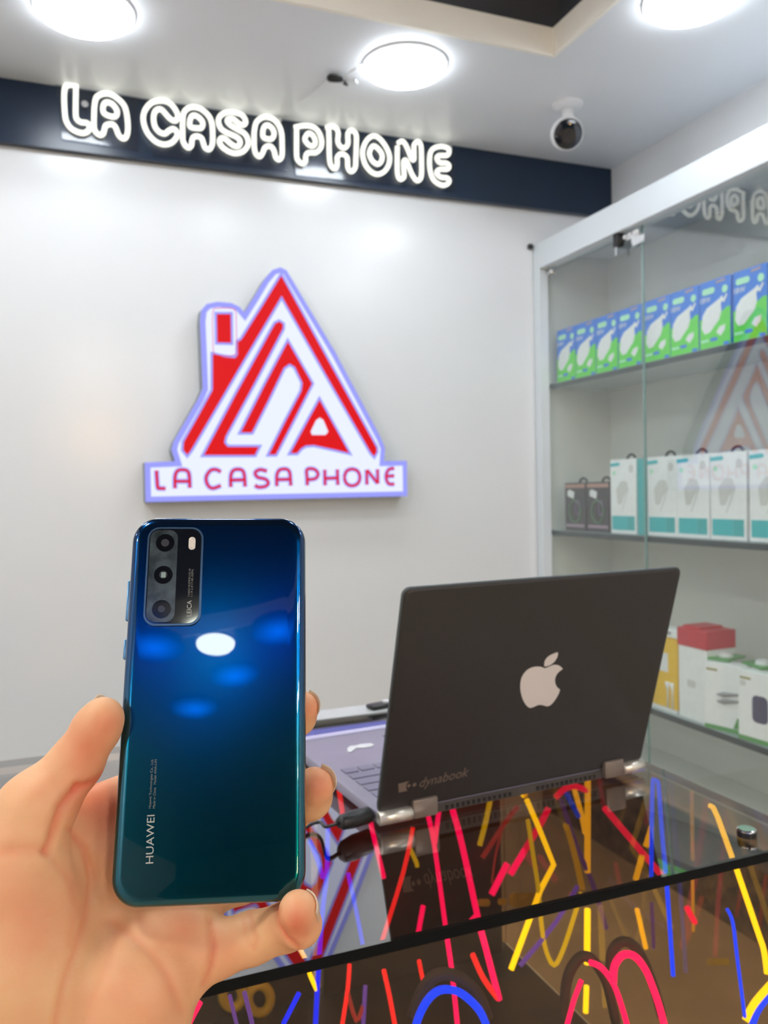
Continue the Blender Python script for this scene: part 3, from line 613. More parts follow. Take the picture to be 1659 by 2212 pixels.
FT = [('red', [(730, 1692), (745, 1790)], .003), ('pink', [(797, 1763), (813, 1830), (829, 1896)], .003), ('red', [(892, 1788), (871, 1885), (823, 2040)], .0028), ('yeld', [(885, 1832), (899, 1862), (901, 1872)], .0028),
 ('pink', [(917, 1725), (924, 1759), (938, 1824), (963, 2006), (977, 2105), (989, 2225)], .0032), ('pink', [(951, 1735), (947, 1760), (939, 1822)], .0032), ('pink', [(914, 1957), (903, 2019)], .0032), ('red', [(905, 2075), (912, 2110), (924, 2158)], .0026),
 ('blue', [(752, 1887), (769, 1965), (785, 2048)], .0026), ('blue', [(708, 1790), (706, 1887), (698, 1957), (689, 2072), (681, 2225)], .0030), ('blue', [(669, 1817), (685, 1855), (698, 1896)], .0028), ('pink', [(687, 1997), (692, 2024)], .003),
 ('yellow', [(647, 2048), (663, 2079), (670, 2106), (686, 2142)], .0026), ('red', [(755, 2084), (751, 2137), (739, 2215)], .0026), ('redd', [(751, 2144), (770, 2205), (784, 2173)], .0026), ('purple', [(789, 2130), (784, 2225)], .0028), ('red', [(829, 2096), (841, 2150), (855, 2225)], .0028),
 ('pink', [(970, 1715), (978, 1750), (998, 1824), (1033, 1985), (1050, 2050), (1078, 2158)], .0042), ('pink', [(1014, 1993), (1030, 1976)], .003), ('yeld', [(1059, 1728), (1049, 1776), (1036, 1826)], .0034), ('redd', [(1119, 1742), (1092, 1776), (1042, 1853)], .0032), ('redd', [(1085, 1790), (1070, 1850), (1063, 1908)], .0014),
 ('yellow', [(1130, 1714), (1134, 1719)], .0044), ('yellow', [(1138, 1728), (1164, 1788), (1196, 1868), (1167, 1923), (1104, 2094)], .0037), ('yeld', [(1140, 1771), (1155, 1868), (1164, 1928), (1170, 2000), (1180, 2055), (1197, 2085), (1215, 2055), (1236, 1993), (1256, 1928)], .0030),
 ('pink', [(1185, 1745), (1164, 1786), (1102, 1889)], .0042), ('pink', [(1096, 1865), (1062, 1932)], .0042), ('pink', [(1200, 1723), (1220, 1704), (1244, 1699), (1268, 1708)], .0040), ('yellow', [(1269.5, 1682), (1269, 1884)], .0042), ('yellow', [(1269, 1964), (1268, 2082)], .0042), ('yellow', [(1267, 2130), (1265, 2187)], .0036),
 ('yellow', [(1241, 1706), (1256, 1759), (1264, 1800)], .0036), ('bluef', [(1224, 1714), (1250, 1764)], .0036), ('yeld', [(1222, 1781), (1239, 1836), (1258, 1920)], .0042), ('purple', [(1212, 1728), (1244, 1824), (1280, 1908), (1309, 2005)], .0036), ('purple', [(1248, 1913), (1200, 1993), (1123, 2086)], .0030), ('red', [(1021, 2062), (1044, 2113), (1075, 2156)], .0034),
 ('pink', [(1307, 1746), (1369, 1820), (1431, 1893)], .0046), ('yellow', [(1408, 1786), (1395, 1829)], .0040), ('yellow', [(1388, 1846), (1373, 1901)], .0040), ('yellow', [(1376, 1964), (1395, 2048)], .0034), ('yeld', [(1494, 1710), (1496, 1858)], .0026), ('yeld', [(1496, 1900), (1498, 2012)], .0022), ('pink', [(1484, 1961), (1501, 1993)], .0044), ('purple', [(1408, 1950), (1412, 2048)], .0026)]
ring_ = et = ft = co
CN = {'pink': 'pink', 'red': 'red', 'redd': 'dim red', 'yellow': 'yellow', 'yeld': 'dim yellow', 'blue': 'blue', 'bluef': 'bright blue', 'purple': 'purple'}
for (c, pts, r) in FT:
    low = max(p[1] for p in pts) > 2030; r = r * .84 if low else r        # the longer lines hang nearer the front
    P = [ony(x, y, .80) for x, y in pts] if low else far(pts)
    P = cat(P, 3) if len(P) > 2 and not (c == 'yellow' and len(pts) == 5) else P
    P = [Vector((p.x, p.y, min(p.z, ZT - .012))) for p in P]
    tube('glowing_tube', M[c], P, r, ring_, seg=8)['label'] = CN[c] + ' glowing tube'
tube('glowing_tube', M['bluef'], [Vector((p.x, p.y, min(p.z, ZT - .009))) for p in cat(end([(1407, 1897), (1408, 1776), (1410, 1692), (1415.5, 1669), (1422, 1692), (1430, 1800), (1441, 1920), (1454, 2108)]), 6)], .0021, et, seg=8)
tube('glowing_tube', M['yellow'], [Vector((p.x, p.y, min(p.z, ZT - .009))) for p in cat(end([(1533, 1717), (1583, 1856), (1592, 1880), (1636, 2010), (1650, 2053), (1657, 2103)]), 5)], .0024, et, seg=8)
FR = [('bluef', [(893, 2235), (905, 2195), (921, 2164), (940, 2144), (962, 2137), (991, 2143), (1018, 2163), (1040, 2190), (1058, 2235)], .0027), ('pink', [(1360, 2235), (1345, 2180), (1325, 2125), (1299, 2090), (1275, 2079)], .0022),
 ('pink', [(1325, 2122), (1327, 2089), (1340, 2067), (1357, 2061), (1376, 2070), (1395, 2096), (1410, 2132), (1424, 2173), (1438, 2225)], .0028), ('pink', [(1256, 2117), (1240, 2160), (1222, 2225)], .0018), ('yellow', [(1700, 2090), (1659, 2133), (1628, 2170), (1610, 2205)], .0028),
 ('bluef', [(1690, 2120), (1659, 2153), (1636, 2185), (1622, 2225)], .0026), ('bluef', [(1571, 1964), (1583, 1993), (1592, 2065), (1609, 2197)], .0014), ('pink', [(430, 2164), (405, 2212), (395, 2240)], .0026), ('purple', [(496, 2150), (514, 2225)], .0012), ('purple', [(528, 2143), (545, 2212)], .0014), ('blue', [(646, 2145), (612, 2212)], .0016)]
for (c, pts, r) in FR:
    o = tube('glowing_tube', M[c], cat(frt(pts), 5), r, ft, seg=8); o['label'] = CN[c] + ' glowing tube'
def shadeband(pts, off, w):  # dark arches standing in for shadow and reflection behind the front tubes
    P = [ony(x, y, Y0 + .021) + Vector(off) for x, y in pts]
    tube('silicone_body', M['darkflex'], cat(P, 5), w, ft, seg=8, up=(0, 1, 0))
shadeband([(893, 2235), (905, 2195), (921, 2164), (940, 2144), (962, 2137), (991, 2143), (1018, 2163), (1040, 2190), (1058, 2235)], (.006, .014, .002), .0045)
shadeband([(1325, 2122), (1327, 2089), (1340, 2067), (1357, 2061), (1376, 2070), (1395, 2096), (1410, 2132), (1424, 2173), (1438, 2225)], (.008, .014, .001), .0040)
shadeband([(1240, 2215), (1247, 2140), (1262, 2100), (1285, 2080), (1310, 2095), (1335, 2140), (1355, 2225)], (.0, .014, -.002), .0040)
for (x, y, w, h) in ((1045, 1950, 14, 8), (1132, 1944, 32, 16), (1085, 1948, 10, 7), (1552, 2078, 24, 7)):
    m = B.setdefault('packet yellow', mat('packet yellow', (.80, .70, .04), .5, var=.15))
    p = [ony(x + a, y + b, YT + .03) for a, b in rrect(w * 2, h * 2, h * .8, 3)]
    prism('yellow_sticker', m, p, (0, .0006, 0), co)  # plain yellow marks inside the counter
for (x, y, r) in ((502, 2150, 26), (560, 2158, 30)):
    tube('yellow_sticker', B['packet yellow'], [ony(x + r * math.cos(a) * .8, y + r * math.sin(a), YT + .03) for a in [k * math.pi / 10 for k in range(20)]], .006, co, True, 8, up=(0, 1, 0))
# screw knob and small items on the counter
p = onz(1613, 1806, ZT)
kn = thing('glass_bolt', 'round chrome-topped black bolt in the right end of the counter glass', 'bolt', (p.x, p.y, ZT + .0003))
disc('collar', M['black'], (0, 0, 0), (0, 0, 1), .0078, .0045, kn, True, 32)
disc('cap', M['chrome'], (0, 0, .0045), (0, 0, 1), .0078, .002, kn, True, 32, [(.0076, 0), (.0076, .001), (.0066, .0018)])
p = onz(822, 1538, ZT + .001)
sm = thing('small_gadget', 'small black gadget with a white ring on the pale rail behind the laptop', 'gadget', (p.x + .004, Y1 + .022, ZT + .0012), Matrix.Rotation(.2, 3, 'Z'))
box('body', M['black'], (-.014, .026, -.010, .010, 0, .006), sm, True, bev=.003)
disc('white_ring', M['white'], (.014, 0, .006), (0, 0, 1), .006, .002, sm, True, 20)
# ------------------------------------------------------------------ laptop
LU = Vector((.9978, .0662, 0)).normalized(); LN = Vector((-LU.y, LU.x, 0)); LR = Matrix((LU, LN, Vector((0, 0, 1)))).transposed()
LB = Vector((.25434, .66408, ZT + .0005)); LW, LH, TI = .2932, .2083, .2855
lt = thing('laptop', 'open black laptop with a pale apple sticker on its lid, standing on the glass counter', 'laptop', LB, LR)
LV = Vector((0, -math.sin(TI), math.cos(TI))); LO = Vector((0, -math.cos(TI), -math.sin(TI)))     # up the lid, outward normal (local)
L0 = Vector((0, 0, .0115))
def lidpt(x, h, o=0): return L0 + Vector((x, 0, 0)) + LV * h + LO * o
ring2 = rrect(LW, LH, .007, 5, LW / 2, LH / 2)
V = [lidpt(x, y, 0) for x, y in [(LW / 2 + (a - LW / 2) * (1 - .0020 / LW * 2), LH / 2 + (b - LH / 2) * (1 - .002 / LH * 2)) for a, b in ring2]] + [lidpt(x, y, -.0012) for x, y in ring2] + [lidpt(x, y, -.006) for x, y in ring2]
n = len(ring2)
fs = [tuple(range(n)), tuple(range(3 * n - 1, 2 * n - 1, -1))] + [(k * n + i, k * n + (i + 1) % n, (k + 1) * n + (i + 1) % n, (k + 1) * n + i) for k in (0, 1) for i in range(n)]
lid = raw('lid', V, fs, M['laptop'], lt, local=True)
prism('screen', M['blackgl'], [lidpt(x, y, -.0062) for x, y in rrect(LW - .008, LH - .010, .004, 3, LW / 2, LH / 2)], -LO * .0003, lid, True)
edge = tube('lid_rim', mat('lid rim', (.10, .12, .13), .3, metal=.5), [lidpt(x, y, -.0028) for x, y in ring2], .0012, lid, True, 6, True)
LNw = LR @ LO; Lp = basis(lt) @ L0
def onlid(x, y, o=.0004): return onp(x, y, Lp + LNw * o, LNw)
zz = lambda pts: [onlid(640 + x * .5184, 1200 + y * .5184) for x, y in pts]
body = cat(zz([(1035, 470), (1015, 463), (985, 465), (958, 480), (938, 510), (933, 550), (940, 590), (955, 620), (972, 634), (990, 630), (1010, 622), (1030, 624), (1045, 628), (1062, 620), (1080, 598), (1093, 575), (1098, 558)]), 4)
body += cat(zz([(1098, 558), (1085, 546), (1078, 528), (1079, 508), (1090, 488), (1110, 472)]), 4)[1:]
body += cat(zz([(1110, 472), (1096, 459), (1075, 455), (1055, 462), (1035, 470)]), 4)[1:-1]
prism('sticker', M['apple'], body, LNw * .0003, lid)
leaf = cat(zz([(1033, 462), (1035, 440), (1050, 420), (1075, 407), (1090, 403)]), 4) + cat(zz([(1090, 403), (1088, 420), (1075, 442), (1055, 457), (1033, 462)]), 4)[1:-1]
prism('sticker_leaf', M['apple'], leaf, LNw * .0003, lid)
a, b = onlid(906, 1701), onlid(1011, 1676)
text('maker_lettering', 'dynabook', M['dyna'], frame_from(a, b - a, LR @ LV), .0135, lid, .00008, .25, (b - a).length)
q = [(861, 1712), (860, 1693), (884, 1687), (878, 1694), (877, 1702), (880, 1708)]
prism('maker_mark', M['dyna'], [onlid(*w) for w in q], LNw * .0002, lid)
for (x, y, r) in ((883, 1697, .0016), (895, 1695, .0019)): disc('maker_dot', M['dyna'], onlid(x, y), LNw, r, .0002, lid, seg=14)
# base
BD = .2455
bs = box('base', M['deck'], (0, LW, .002, BD, .002, .0128), lt, True, bev=.0022)
box('rear_strip', mat('rear strip', (.08, .07, .065), .35), (.056, LW - .05, .0, .0022, .003, .0105), lt, True)
vents = boxes('vent_row', M['black'], [(x, x + .0028, -.0006, .0005, .0042, .0082) for x in [.066 + k * .0056 for k in range(13)]], lt, True)
vents['kind'] = 'stuff'
vents = boxes('vent_row', M['black'], [(x, x + .0028, -.0006, .0005, .0042, .0082) for x in [.165 + k * .0056 for k in range(13)]], lt, True); vents['kind'] = 'stuff'
box('palm_rest_lip', mat('lavender lit lip', (.62, .62, .85), .2), (.002, LW - .002, BD - .014, BD - .002, .0126, .0132), bs, True)  # the sign's light mirrored on the deck, put in as a lavender strip
kb = 0
KY = [(.022, .008), (.034, .0155), (.052, .0155), (.070, .0155), (.088, .0155), (.106, .0155)]
for r, (y, d) in enumerate(KY):
    x = .014 + .0; wlist = {0: [.017] * 15, 1: [.017] * 13 + [.032], 2: [.024] + [.017] * 12 + [.022], 3: [.028] + [.017] * 11 + [.036], 4: [.036] + [.017] * 10 + [.044], 5: [.026, .017, .017, .017, .085, .017, .017, .017, .017, .017]}[r]
    wlist = wlist[::-1]
    for w in wlist:
        if x + w > LW - .012: break
        box('key', M['key'], (x, x + w - .0022, y, y + d - .0022, .0126, .0140), bs, True, bev=.0006, seg=1); x += w + .0004
box('touchpad', mat('touchpad', (.13, .125, .17), .25), (.10, .20, .145, .205, .0126, .0130), bs, True)
w = [onz(x, y, ZT + .0136) for x, y in ((750, 1617), (756, 1612), (768, 1611), (778, 1608), (800, 1606), (809, 1609), (803, 1613), (785, 1616), (770, 1616), (757, 1626), (751, 1624))]
prism('worn_sticker', M['white'], w, (0, 0, .0004), bs)  # flat white patch on the palm rest
# hinges
def cyl(name, m, x0, x1, y, z, r, par): return tube(name, m, [(x0, y, z), (x0 + .0008, y, z), (x1 - .0008, y, z), (x1, y, z)], [r * .8, r, r, r * .8], par, local=True, seg=20)
for (c0_, c1_, b0, b1) in ((-.001, .031, .031, .056), (LW - .026, LW + .001, LW - .050, LW - .026)):
    cyl('hinge_end', M['silver'], c0_, c1_, -.001, .0085, .0062, lt)
    hgb = box('hinge_block', M['hinge'], (b0, b1, -.0055, .006, .003, .020), lt, True, bev=.002)
# charging lead
cl = thing('charging_cable', 'black charging cable plugged into the left side of the laptop', 'cable', onz(760, 1765, ZT))
e0 = basis(lt) @ Vector((-.0005, .012, .0085)); e1 = basis(lt) @ Vector((-.036, .004, .0098))
tube('plug', M['black'], [e0, e0.lerp(e1, .12), e0.lerp(e1, .6), e0.lerp(e1, .9), e1], [.0030, .0072, .0076, .0064, .004], cl, seg=14)
far_ = [e1, e0.lerp(e1, 1.35), onz(690, 1776, ZT + .0055), onz(660, 1788, ZT + .003), onz(600, 1840, ZT + .003), onz(480, 1900, ZT + .003)]
tube('cord', M['black'], cat(far_, 6), .0015, cl, seg=8)
# ------------------------------------------------------------------ phone
PCs = PC
ph = thing('smartphone', 'glossy blue-green phone seen from the back, held up in a hand', 'phone', PC, PR)
def phl(px, py, z=0):
    p = onp(px, py, PC + PN * z, PN); return basis(ph).inverted() @ p
def phone_mat():
    m = bpy.data.materials.new('iridescent blue glass'); m.use_nodes = True; nt = m.node_tree; b = nt.nodes['Principled BSDF']
    tc = nt.nodes.new('ShaderNodeTexCoord'); sp = nt.nodes.new('ShaderNodeSeparateXYZ'); nt.links.new(tc.outputs['Object'], sp.inputs[0])
    mr = nt.nodes.new('ShaderNodeMapRange'); mr.inputs[1].default_value = -.075; mr.inputs[2].default_value = .075; nt.links.new(sp.outputs['Y'], mr.inputs[0])
    cr = nt.nodes.new('ShaderNodeValToRGB'); e = cr.color_ramp.elements
    e[0].position = 0; e[0].color = (.0, .10, .15, 1); e[1].position = 1; e[1].color = (0, .035, .13, 1)
    k = e.new(.35); k.color = (0, .10, .16, 1); k = e.new(.62); k.color = (0, .06, .20, 1)
    nt.links.new(mr.outputs[0], cr.inputs[0]); nt.links.new(cr.outputs[0], b.inputs['Base Color'])
    b.inputs['Metallic'].default_value = 1; b.inputs['Roughness'].default_value = .2
    b.inputs['Coat Weight'].default_value = 1; b.inputs['Coat Roughness'].default_value = .012; b.inputs['Coat IOR'].default_value = 1.5
    return m
M['phone'] = phone_mat()
M['phframe'] = mat('blue metal frame', (.03, .10, .28), .18, metal=1, coat=.5, var=.02)
PW, PH = .0711, .1489
prof = [(.0042, .0010), (.0030, .00095), (.0019, .0006), (.0010, .0), (.0004, -.0009), (.0001, -.0020), (0, -.0029)]
rings = []
def rr(ins, z, n=10): return [(x, y, z) for x, y in rrect(PW - 2 * ins, PH - 2 * ins, .0105 - ins * .75, n)]
for ins, z in prof: rings.append(rr(ins, z))
V = [v for r in rings for v in r]; n = len(rings[0])
fs = [tuple(range(n))] + [(k * n + i, k * n + (i + 1) % n, (k + 1) * n + (i + 1) % n, (k + 1) * n + i) for k in range(len(rings) - 1) for i in range(n)]
bk = raw('back_glass', V, fs, M['phone'], ph, smooth=True, local=True)
try: bk.data.set_sharp_from_angle(angle=1.2)
except Exception: pass
rings = [rr(i, z) for i, z in ((.0, -.0029), (-.0001, -.0034), (-.0001, -.0056), (.0, -.0060), (.0006, -.0070), (.0020, -.0078), (.0035, -.0080))]
V = [v for r in rings for v in r]
fs = [(k * n + i, k * n + (i + 1) % n, (k + 1) * n + (i + 1) % n, (k + 1) * n + i) for k in range(len(rings) - 1) for i in range(n)] + [tuple((len(rings) - 1) * n + i for i in range(n))]
raw('frame', V, fs, [M['phframe']], ph, smooth=True, local=True)
prism('screen', M['blackgl'], [(x, y, -.0081) for x, y in rrect(PW - .008, PH - .008, .008, 6)], (0, 0, -.0004), ph, True)
# side buttons (left in the photo)
for (ya, yb, nm) in ((1250, 1338, 'volume_button'), (1378, 1422, 'power_button')):
    a = phl(275, ya).y; b = phl(272, yb).y
    o = box(nm, mat('light blue button', (.12, .28, .50), .3, metal=.8), (-PW / 2 - .0012, -PW / 2 + .001, b, a, -.0058, -.0032), ph, True, bev=.0005)
# camera island
ca, cb_, cc, cd_ = phl(322, 1144), phl(437, 1146), phl(432, 1350), phl(317, 1350)
cxm = (ca.x + cb_.x + cc.x + cd_.x) / 4; cym = (ca.y + cb_.y + cc.y + cd_.y) / 4
cw = (cb_.x - ca.x + cc.x - cd_.x) / 2; chh = (ca.y - cd_.y + cb_.y - cc.y) / 2
rim = rrect(cw + .0012, chh + .0012, .0048, 8, cxm, cym); rin = rrect(cw - .0004, chh - .0004, .0042, 8, cxm, cym)
isl = prism('camera_island', mat('island rim', (.10, .17, .24), .25, metal=.8), [(x, y, .0009) for x, y in rim], (0, 0, .0013), ph, True)
prism('island_glass', M['blackgl'], [(x, y, .0022) for x, y in rin], (0, 0, .0004), isl, True)
M['smoke'] = mat('smoky lens strip', (.045, .060, .068), .16, var=.7, vs=140)
lft = rrect(cw * .52, chh - .0016, .0034, 6, cxm - cw * .5 + cw * .27 + .0004, cym)
prism('lens_strip', M['smoke'], [(x, y, .0026) for x, y in lft], (0, 0, .0001), isl, True)
M['lensb'] = mat('lens black', (.004, .005, .008), .08, coat=1, var=0); M['lensi'] = mat('lens inner', (.05, .05, .06), .12, var=.3)
for (x, y, tone) in ((357, 1173, 0), (353, 1242, 1), (349, 1316, 2)):
    p = phl(x, y, .0026); L = disc('lens', M['lensb'], (p.x, p.y, .0026), (0, 0, 1), .0037, .0003, isl, True, 32)
    disc('lens_ring', M['lensi'], (p.x, p.y, .00285), (0, 0, 1), .0016 if tone != 2 else .0014, .0002, isl, True, 24)
    if tone == 1: box('periscope_glass', mat('prism glint', (.30, .40, .38), .1), (p.x - .0008, p.x + .0010, p.y - .0012, p.y + .0010, .0030, .0032), isl, True)
p = phl(415, 1174, .0026)
prism('flash', mat('flash lens', (.80, .74, .66), .25, var=.15, vs=900), [(x, y, .0026) for x, y in rrect(.0027, .0054, .0013, 6, p.x, p.y)], (0, 0, .0003), isl, True)
M['txt'] = mat('silver print', (.50, .50, .46), .35); M['txtd'] = mat('dim print', (.22, .22, .19), .4)
def vtext(s, m, px0, py0, px1, py1, h, z, par):
    a, b = phl(px0, py0, z), phl(px1, py1, z); Wd = basis(ph)
    A, Bv = Wd @ Vector((a.x, a.y, z)), Wd @ Vector((b.x, b.y, z))
    f = frame_from(A, Bv - A, -Vector(PR.col[0]))
    return text('lettering', s, m, f, h, par, .00003, 0, (Bv - A).length)
vtext('LEICA', M['txt'], 413, 1331, 414, 1297, .0026, .00262, isl)
vtext('VARIO-SUMMILUX-H', M['txtd'], 410, 1289, 412, 1229, .0012, .00262, isl)
vtext('1:1.9-2.4/17-80 ASPH.', M['txtd'], 416, 1289, 418, 1229, .0012, .00262, isl)
vtext('HUAWEI', M['txt'], 331, 1865, 334, 1760, .0040, .00102, bk)
vtext('Huawei Technologies Co., Ltd.', M['txtd'], 326, 1746, 331, 1640, .0013, .00102, bk)
vtext('Made in China   Model: ANA-LX4', M['txtd'], 335, 1746, 339, 1640, .0013, .00102, bk)
# ------------------------------------------------------------------ hand (one continuous skin grown from tapered limbs)
def C(px, py, d): return np.array([(px - CX) / F * d, (py - CY) / F * d, d])      # camera space, metres
BONES = [  # (a, ra, b, rb, k) in mm radii
 (C(223, 1550, .315), 7.6, C(209, 1573, .315), 8.4, 3), (C(209, 1573, .315), 8.4, C(163, 1650, .314), 9.3, 4), (C(163, 1650, .314), 9.3, C(75, 1752, .308), 12.5, 5),
 (C(75, 1752, .308), 12.5, C(10, 1905, .302), 19, 9), (C(10, 1905, .302), 19, C(0, 2080, .300), 25, 10), (C(60, 1950, .306), 17, C(80, 2120, .302), 20, 9),
 (C(0, 2080, .300), 24, C(70, 2420, .295), 25, 12), (C(120, 1930, .318), 12, C(150, 2130, .312), 17, 9),
 # web between thumb and index
 (C(120, 1800, .325), 9, C(260, 1850, .335), 12, 8), (C(150, 1760, .332), 8, C(300, 1720, .345), 11, 8),
 # palm plate to the knuckles
 (C(150, 2130, .318), 17, C(320, 1780, .345), 12, 10), (C(210, 2150, .320), 17, C(390, 1840, .345), 12.5, 10), (C(260, 2150, .318), 17, C(420, 1930, .338), 12.5, 10),
 (C(300, 2140, .312), 18.5, C(392, 2040, .322), 13.5, 10), (C(300, 2140, .312), 18.5, C(260, 2420, .300), 22, 12), (C(200, 2150, .315), 19, C(180, 2420, .300), 24, 12),
 (C(320, 2070, .322), 15, C(400, 2060, .324), 13, 8),
 # little finger
 (C(400, 2058, .324), 12.0, C(470, 2050, .322), 10.0, 6), (C(470, 2050, .322), 10.2, C(545, 2026, .320), 9.2, 3), (C(545, 2026, .320), 9.2, C(618, 2002, .314), 8.6, 3), (C(618, 2002, .314), 8.4, C(648, 1998, .303), 7.6, 2.5), (C(648, 1998, .303), 7.6, C(644, 1966, .297), 6.9, 2),
 # ring finger, curled behind the phone
 (C(420, 1930, .338), 10.5, C(520, 1900, .352), 9.5, 5), (C(520, 1900, .352), 9.3, C(590, 1860, .350), 8.5, 3), (C(590, 1860, .350), 8.5, C(618, 1842, .342), 7.8, 3),
 # middle finger
 (C(390, 1840, .345), 11, C(520, 1780, .362), 9.8, 5), (C(520, 1780, .362), 9.6, C(630, 1745, .357), 9.0, 3), (C(630, 1745, .357), 9.0, C(668, 1722, .344), 8.9, 3), (C(668, 1722, .344), 8.9, C(679, 1700, .338), 7.9, 3),
 # index finger
 (C(320, 1780, .345), 11, C(480, 1650, .366), 9.5, 5), (C(480, 1650, .366), 9.3, C(600, 1575, .362), 8.5, 3), (C(600, 1575, .362), 8.3, C(640, 1547, .352), 8.0, 3), (C(640, 1547, .352), 8.0, C(650, 1530, .348), 7.2, 3),
]
# forearm beyond the frame
BONES += [(C(70, 2420, .295), 25, C(60, 2800, .27), 27, 12), (C(180, 2420, .300), 24, C(170, 2800, .275), 27, 12), (C(260, 2420, .300), 22, C(270, 2800, .28), 24, 12)]
def sdf(P):
    d = None
    for (a, ra, b, rb, k) in BONES:
        ra, rb, k = ra / 1000, rb / 1000, k / 1000
        ba = b - a; t = np.clip(((P - a) @ ba) / (ba @ ba), 0, 1)
        q = np.linalg.norm(P - (a + t[..., None] * ba), axis=-1) - (ra + (rb - ra) * t)
        if d is None: d = q
        else:
            h = np.clip(.5 + .5 * (d - q) / k, 0, 1); d = d * (1 - h) + q * h - k * h * (1 - h)
    return d
def nets(lo, hi, s):
    n = [int((hi[i] - lo[i]) / s) + 2 for i in range(3)]
    g = [lo[i] + s * np.arange(n[i]) for i in range(3)]
    D = np.empty(n, dtype=np.float32)
    for i in range(n[0]):
        Yg, Zg = np.meshgrid(g[1], g[2], indexing='ij'); P = np.stack([np.full_like(Yg, g[0][i]), Yg, Zg], -1)
        D[i] = sdf(P)
    S = D < 0
    cell = np.zeros([m - 1 for m in n], bool); cnt = np.zeros(cell.shape, np.float32); acc = np.zeros(cell.shape + (3,), np.float32)
    cr = [(dx, dy, dz) for dx in (0, 1) for dy in (0, 1) for dz in (0, 1)]
    sl = lambda A, c: A[c[0]:A.shape[0] - 1 + c[0], c[1]:A.shape[1] - 1 + c[1], c[2]:A.shape[2] - 1 + c[2]]
    for c in cr:
        for ax in range(3):
            if c[ax]: continue
            e = list(c); e[ax] = 1
            A, Bq = sl(D, c), sl(D, e); x = (A < 0) != (Bq < 0)
            t = np.where(x, A / np.where(x, A - Bq, 1), 0)
            p = np.zeros(cell.shape + (3,), np.float32)
            for k in range(3): p[..., k] = c[k] + (t if k == ax else 0)
            acc += p * x[..., None]; cnt += x
    act = cnt > 0; idx = -np.ones(cell.shape, int); ii = np.argwhere(act); idx[act] = np.arange(len(ii))
    V = (ii + acc[act] / cnt[act][:, None]) * s + np.array(lo)
    Fs = []
    for ax in range(3):
        b, c = [(1, 2), (2, 0), (0, 1)][ax]
        A = S; sh = [slice(None)] * 3; sh2 = [slice(None)] * 3; sh[ax] = slice(0, -1); sh2[ax] = slice(1, None)
        X = A[tuple(sh)] != A[tuple(sh2)]; pos = np.argwhere(X)
        ok = (pos[:, b] > 0) & (pos[:, c] > 0) & (pos[:, b] < n[b] - 1) & (pos[:, c] < n[c] - 1); pos = pos[ok]
        def g_(db, dc):
            q = pos.copy(); q[:, b] -= db; q[:, c] -= dc; return idx[q[:, 0], q[:, 1], q[:, 2]]
        Q = np.stack([g_(0, 0), g_(1, 0), g_(1, 1), g_(0, 1)], 1)
        flip = ~A[pos[:, 0], pos[:, 1], pos[:, 2]]; Q[flip] = Q[flip][:, ::-1]; Fs.append(Q)
    return V, np.concatenate(Fs)
HV, HF = nets((-.175, .062, .235), (.0, .30, .395), .0012)
for _ in range(3):            # project on to the smooth surface
    e = 2e-4; d0_ = sdf(HV); G = np.stack([(sdf(HV + np.eye(3)[i] * e) - d0_) / e for i in range(3)], -1); G /= np.linalg.norm(G, axis=1)[:, None] + 1e-9
    HV = HV - G * d0_[:, None] * .8
# skin folds, pressed in along lines across the palm and finger joints
def px_of(V): return np.stack([V[:, 0] / V[:, 2] * F + CX, V[:, 1] / V[:, 2] * F + CY], 1)
PX = px_of(HV)
FOLDS = [([(165, 1700), (130, 1745), (100, 1842)], 1.1, 9), ([(150, 1792), (182, 1835), (196, 1900), (185, 1980), (160, 2060), (135, 2140), (118, 2225)], .8, 9), ([(245, 1652), (205, 1688), (168, 1702)], 1.0, 9),
 ([(455, 1985), (462, 2040), (455, 2090), (440, 2128)], .9, 8), ([(538, 1968), (545, 2000), (552, 2035), (548, 2050)], .6, 7), ([(525, 1985), (530, 2020), (540, 2045)], .4, 6), ([(598, 1955), (600, 1990), (618, 2025), (645, 2048)], 1.2, 6),
 ([(240, 1990), (285, 2020), (330, 2060), (365, 2110), (392, 2180)], .45, 12), ([(300, 1975), (320, 2010), (350, 2040)], .3, 10), ([(180, 2225), (200, 2150), (235, 2080), (250, 2020)], .3, 12), ([(115, 1860), (150, 1900), (165, 1960), (150, 2040)], .35, 9), ([(90, 1620), (98, 1640)], .4, 6), ([(100, 1838), (60, 1835), (0, 1840)], .5, 14)]
def poly_d(P, pl):
    best = np.full(len(P), 1e9)
    for (x0, y0), (x1, y1) in zip(pl[:-1], pl[1:]):
        a = np.array([x0, y0]); b = np.array([x1, y1]) - a; t = np.clip(((P - a) @ b) / (b @ b), 0, 1)
        best = np.minimum(best, np.linalg.norm(P - (a + t[:, None] * b), axis=1))
    return best
facing = np.clip(-(G * (HV / np.linalg.norm(HV, axis=1)[:, None])).sum(1), 0, 1)
disp = np.zeros(len(HV))
for pl, dd, w in FOLDS:
    q = poly_d(PX, pl); disp -= dd * .0017 * np.exp(-(q / w) ** 2) * facing; disp += dd * .0004 * np.exp(-((q - 2.0 * w) / (1.3 * w)) ** 2) * facing
rng = np.random.RandomState(3)
HV = HV + G * disp[:, None]
RTn, DNn, FWn = np.array(RT), np.array(DN), np.array(FW)
def cam2w(V): return V @ np.stack([RTn, DNn, FWn]) + np.array([0, 0, CAMZ])
HW = cam2w(HV)
me = bpy.data.meshes.new('hand'); hc = Vector(cam2w(C(160, 2200, .31)[None])[0])
me.from_pydata([tuple(v - np.array(hc)) for v in HW], [], [tuple(int(i) for i in f) for f in HF]); me.update()
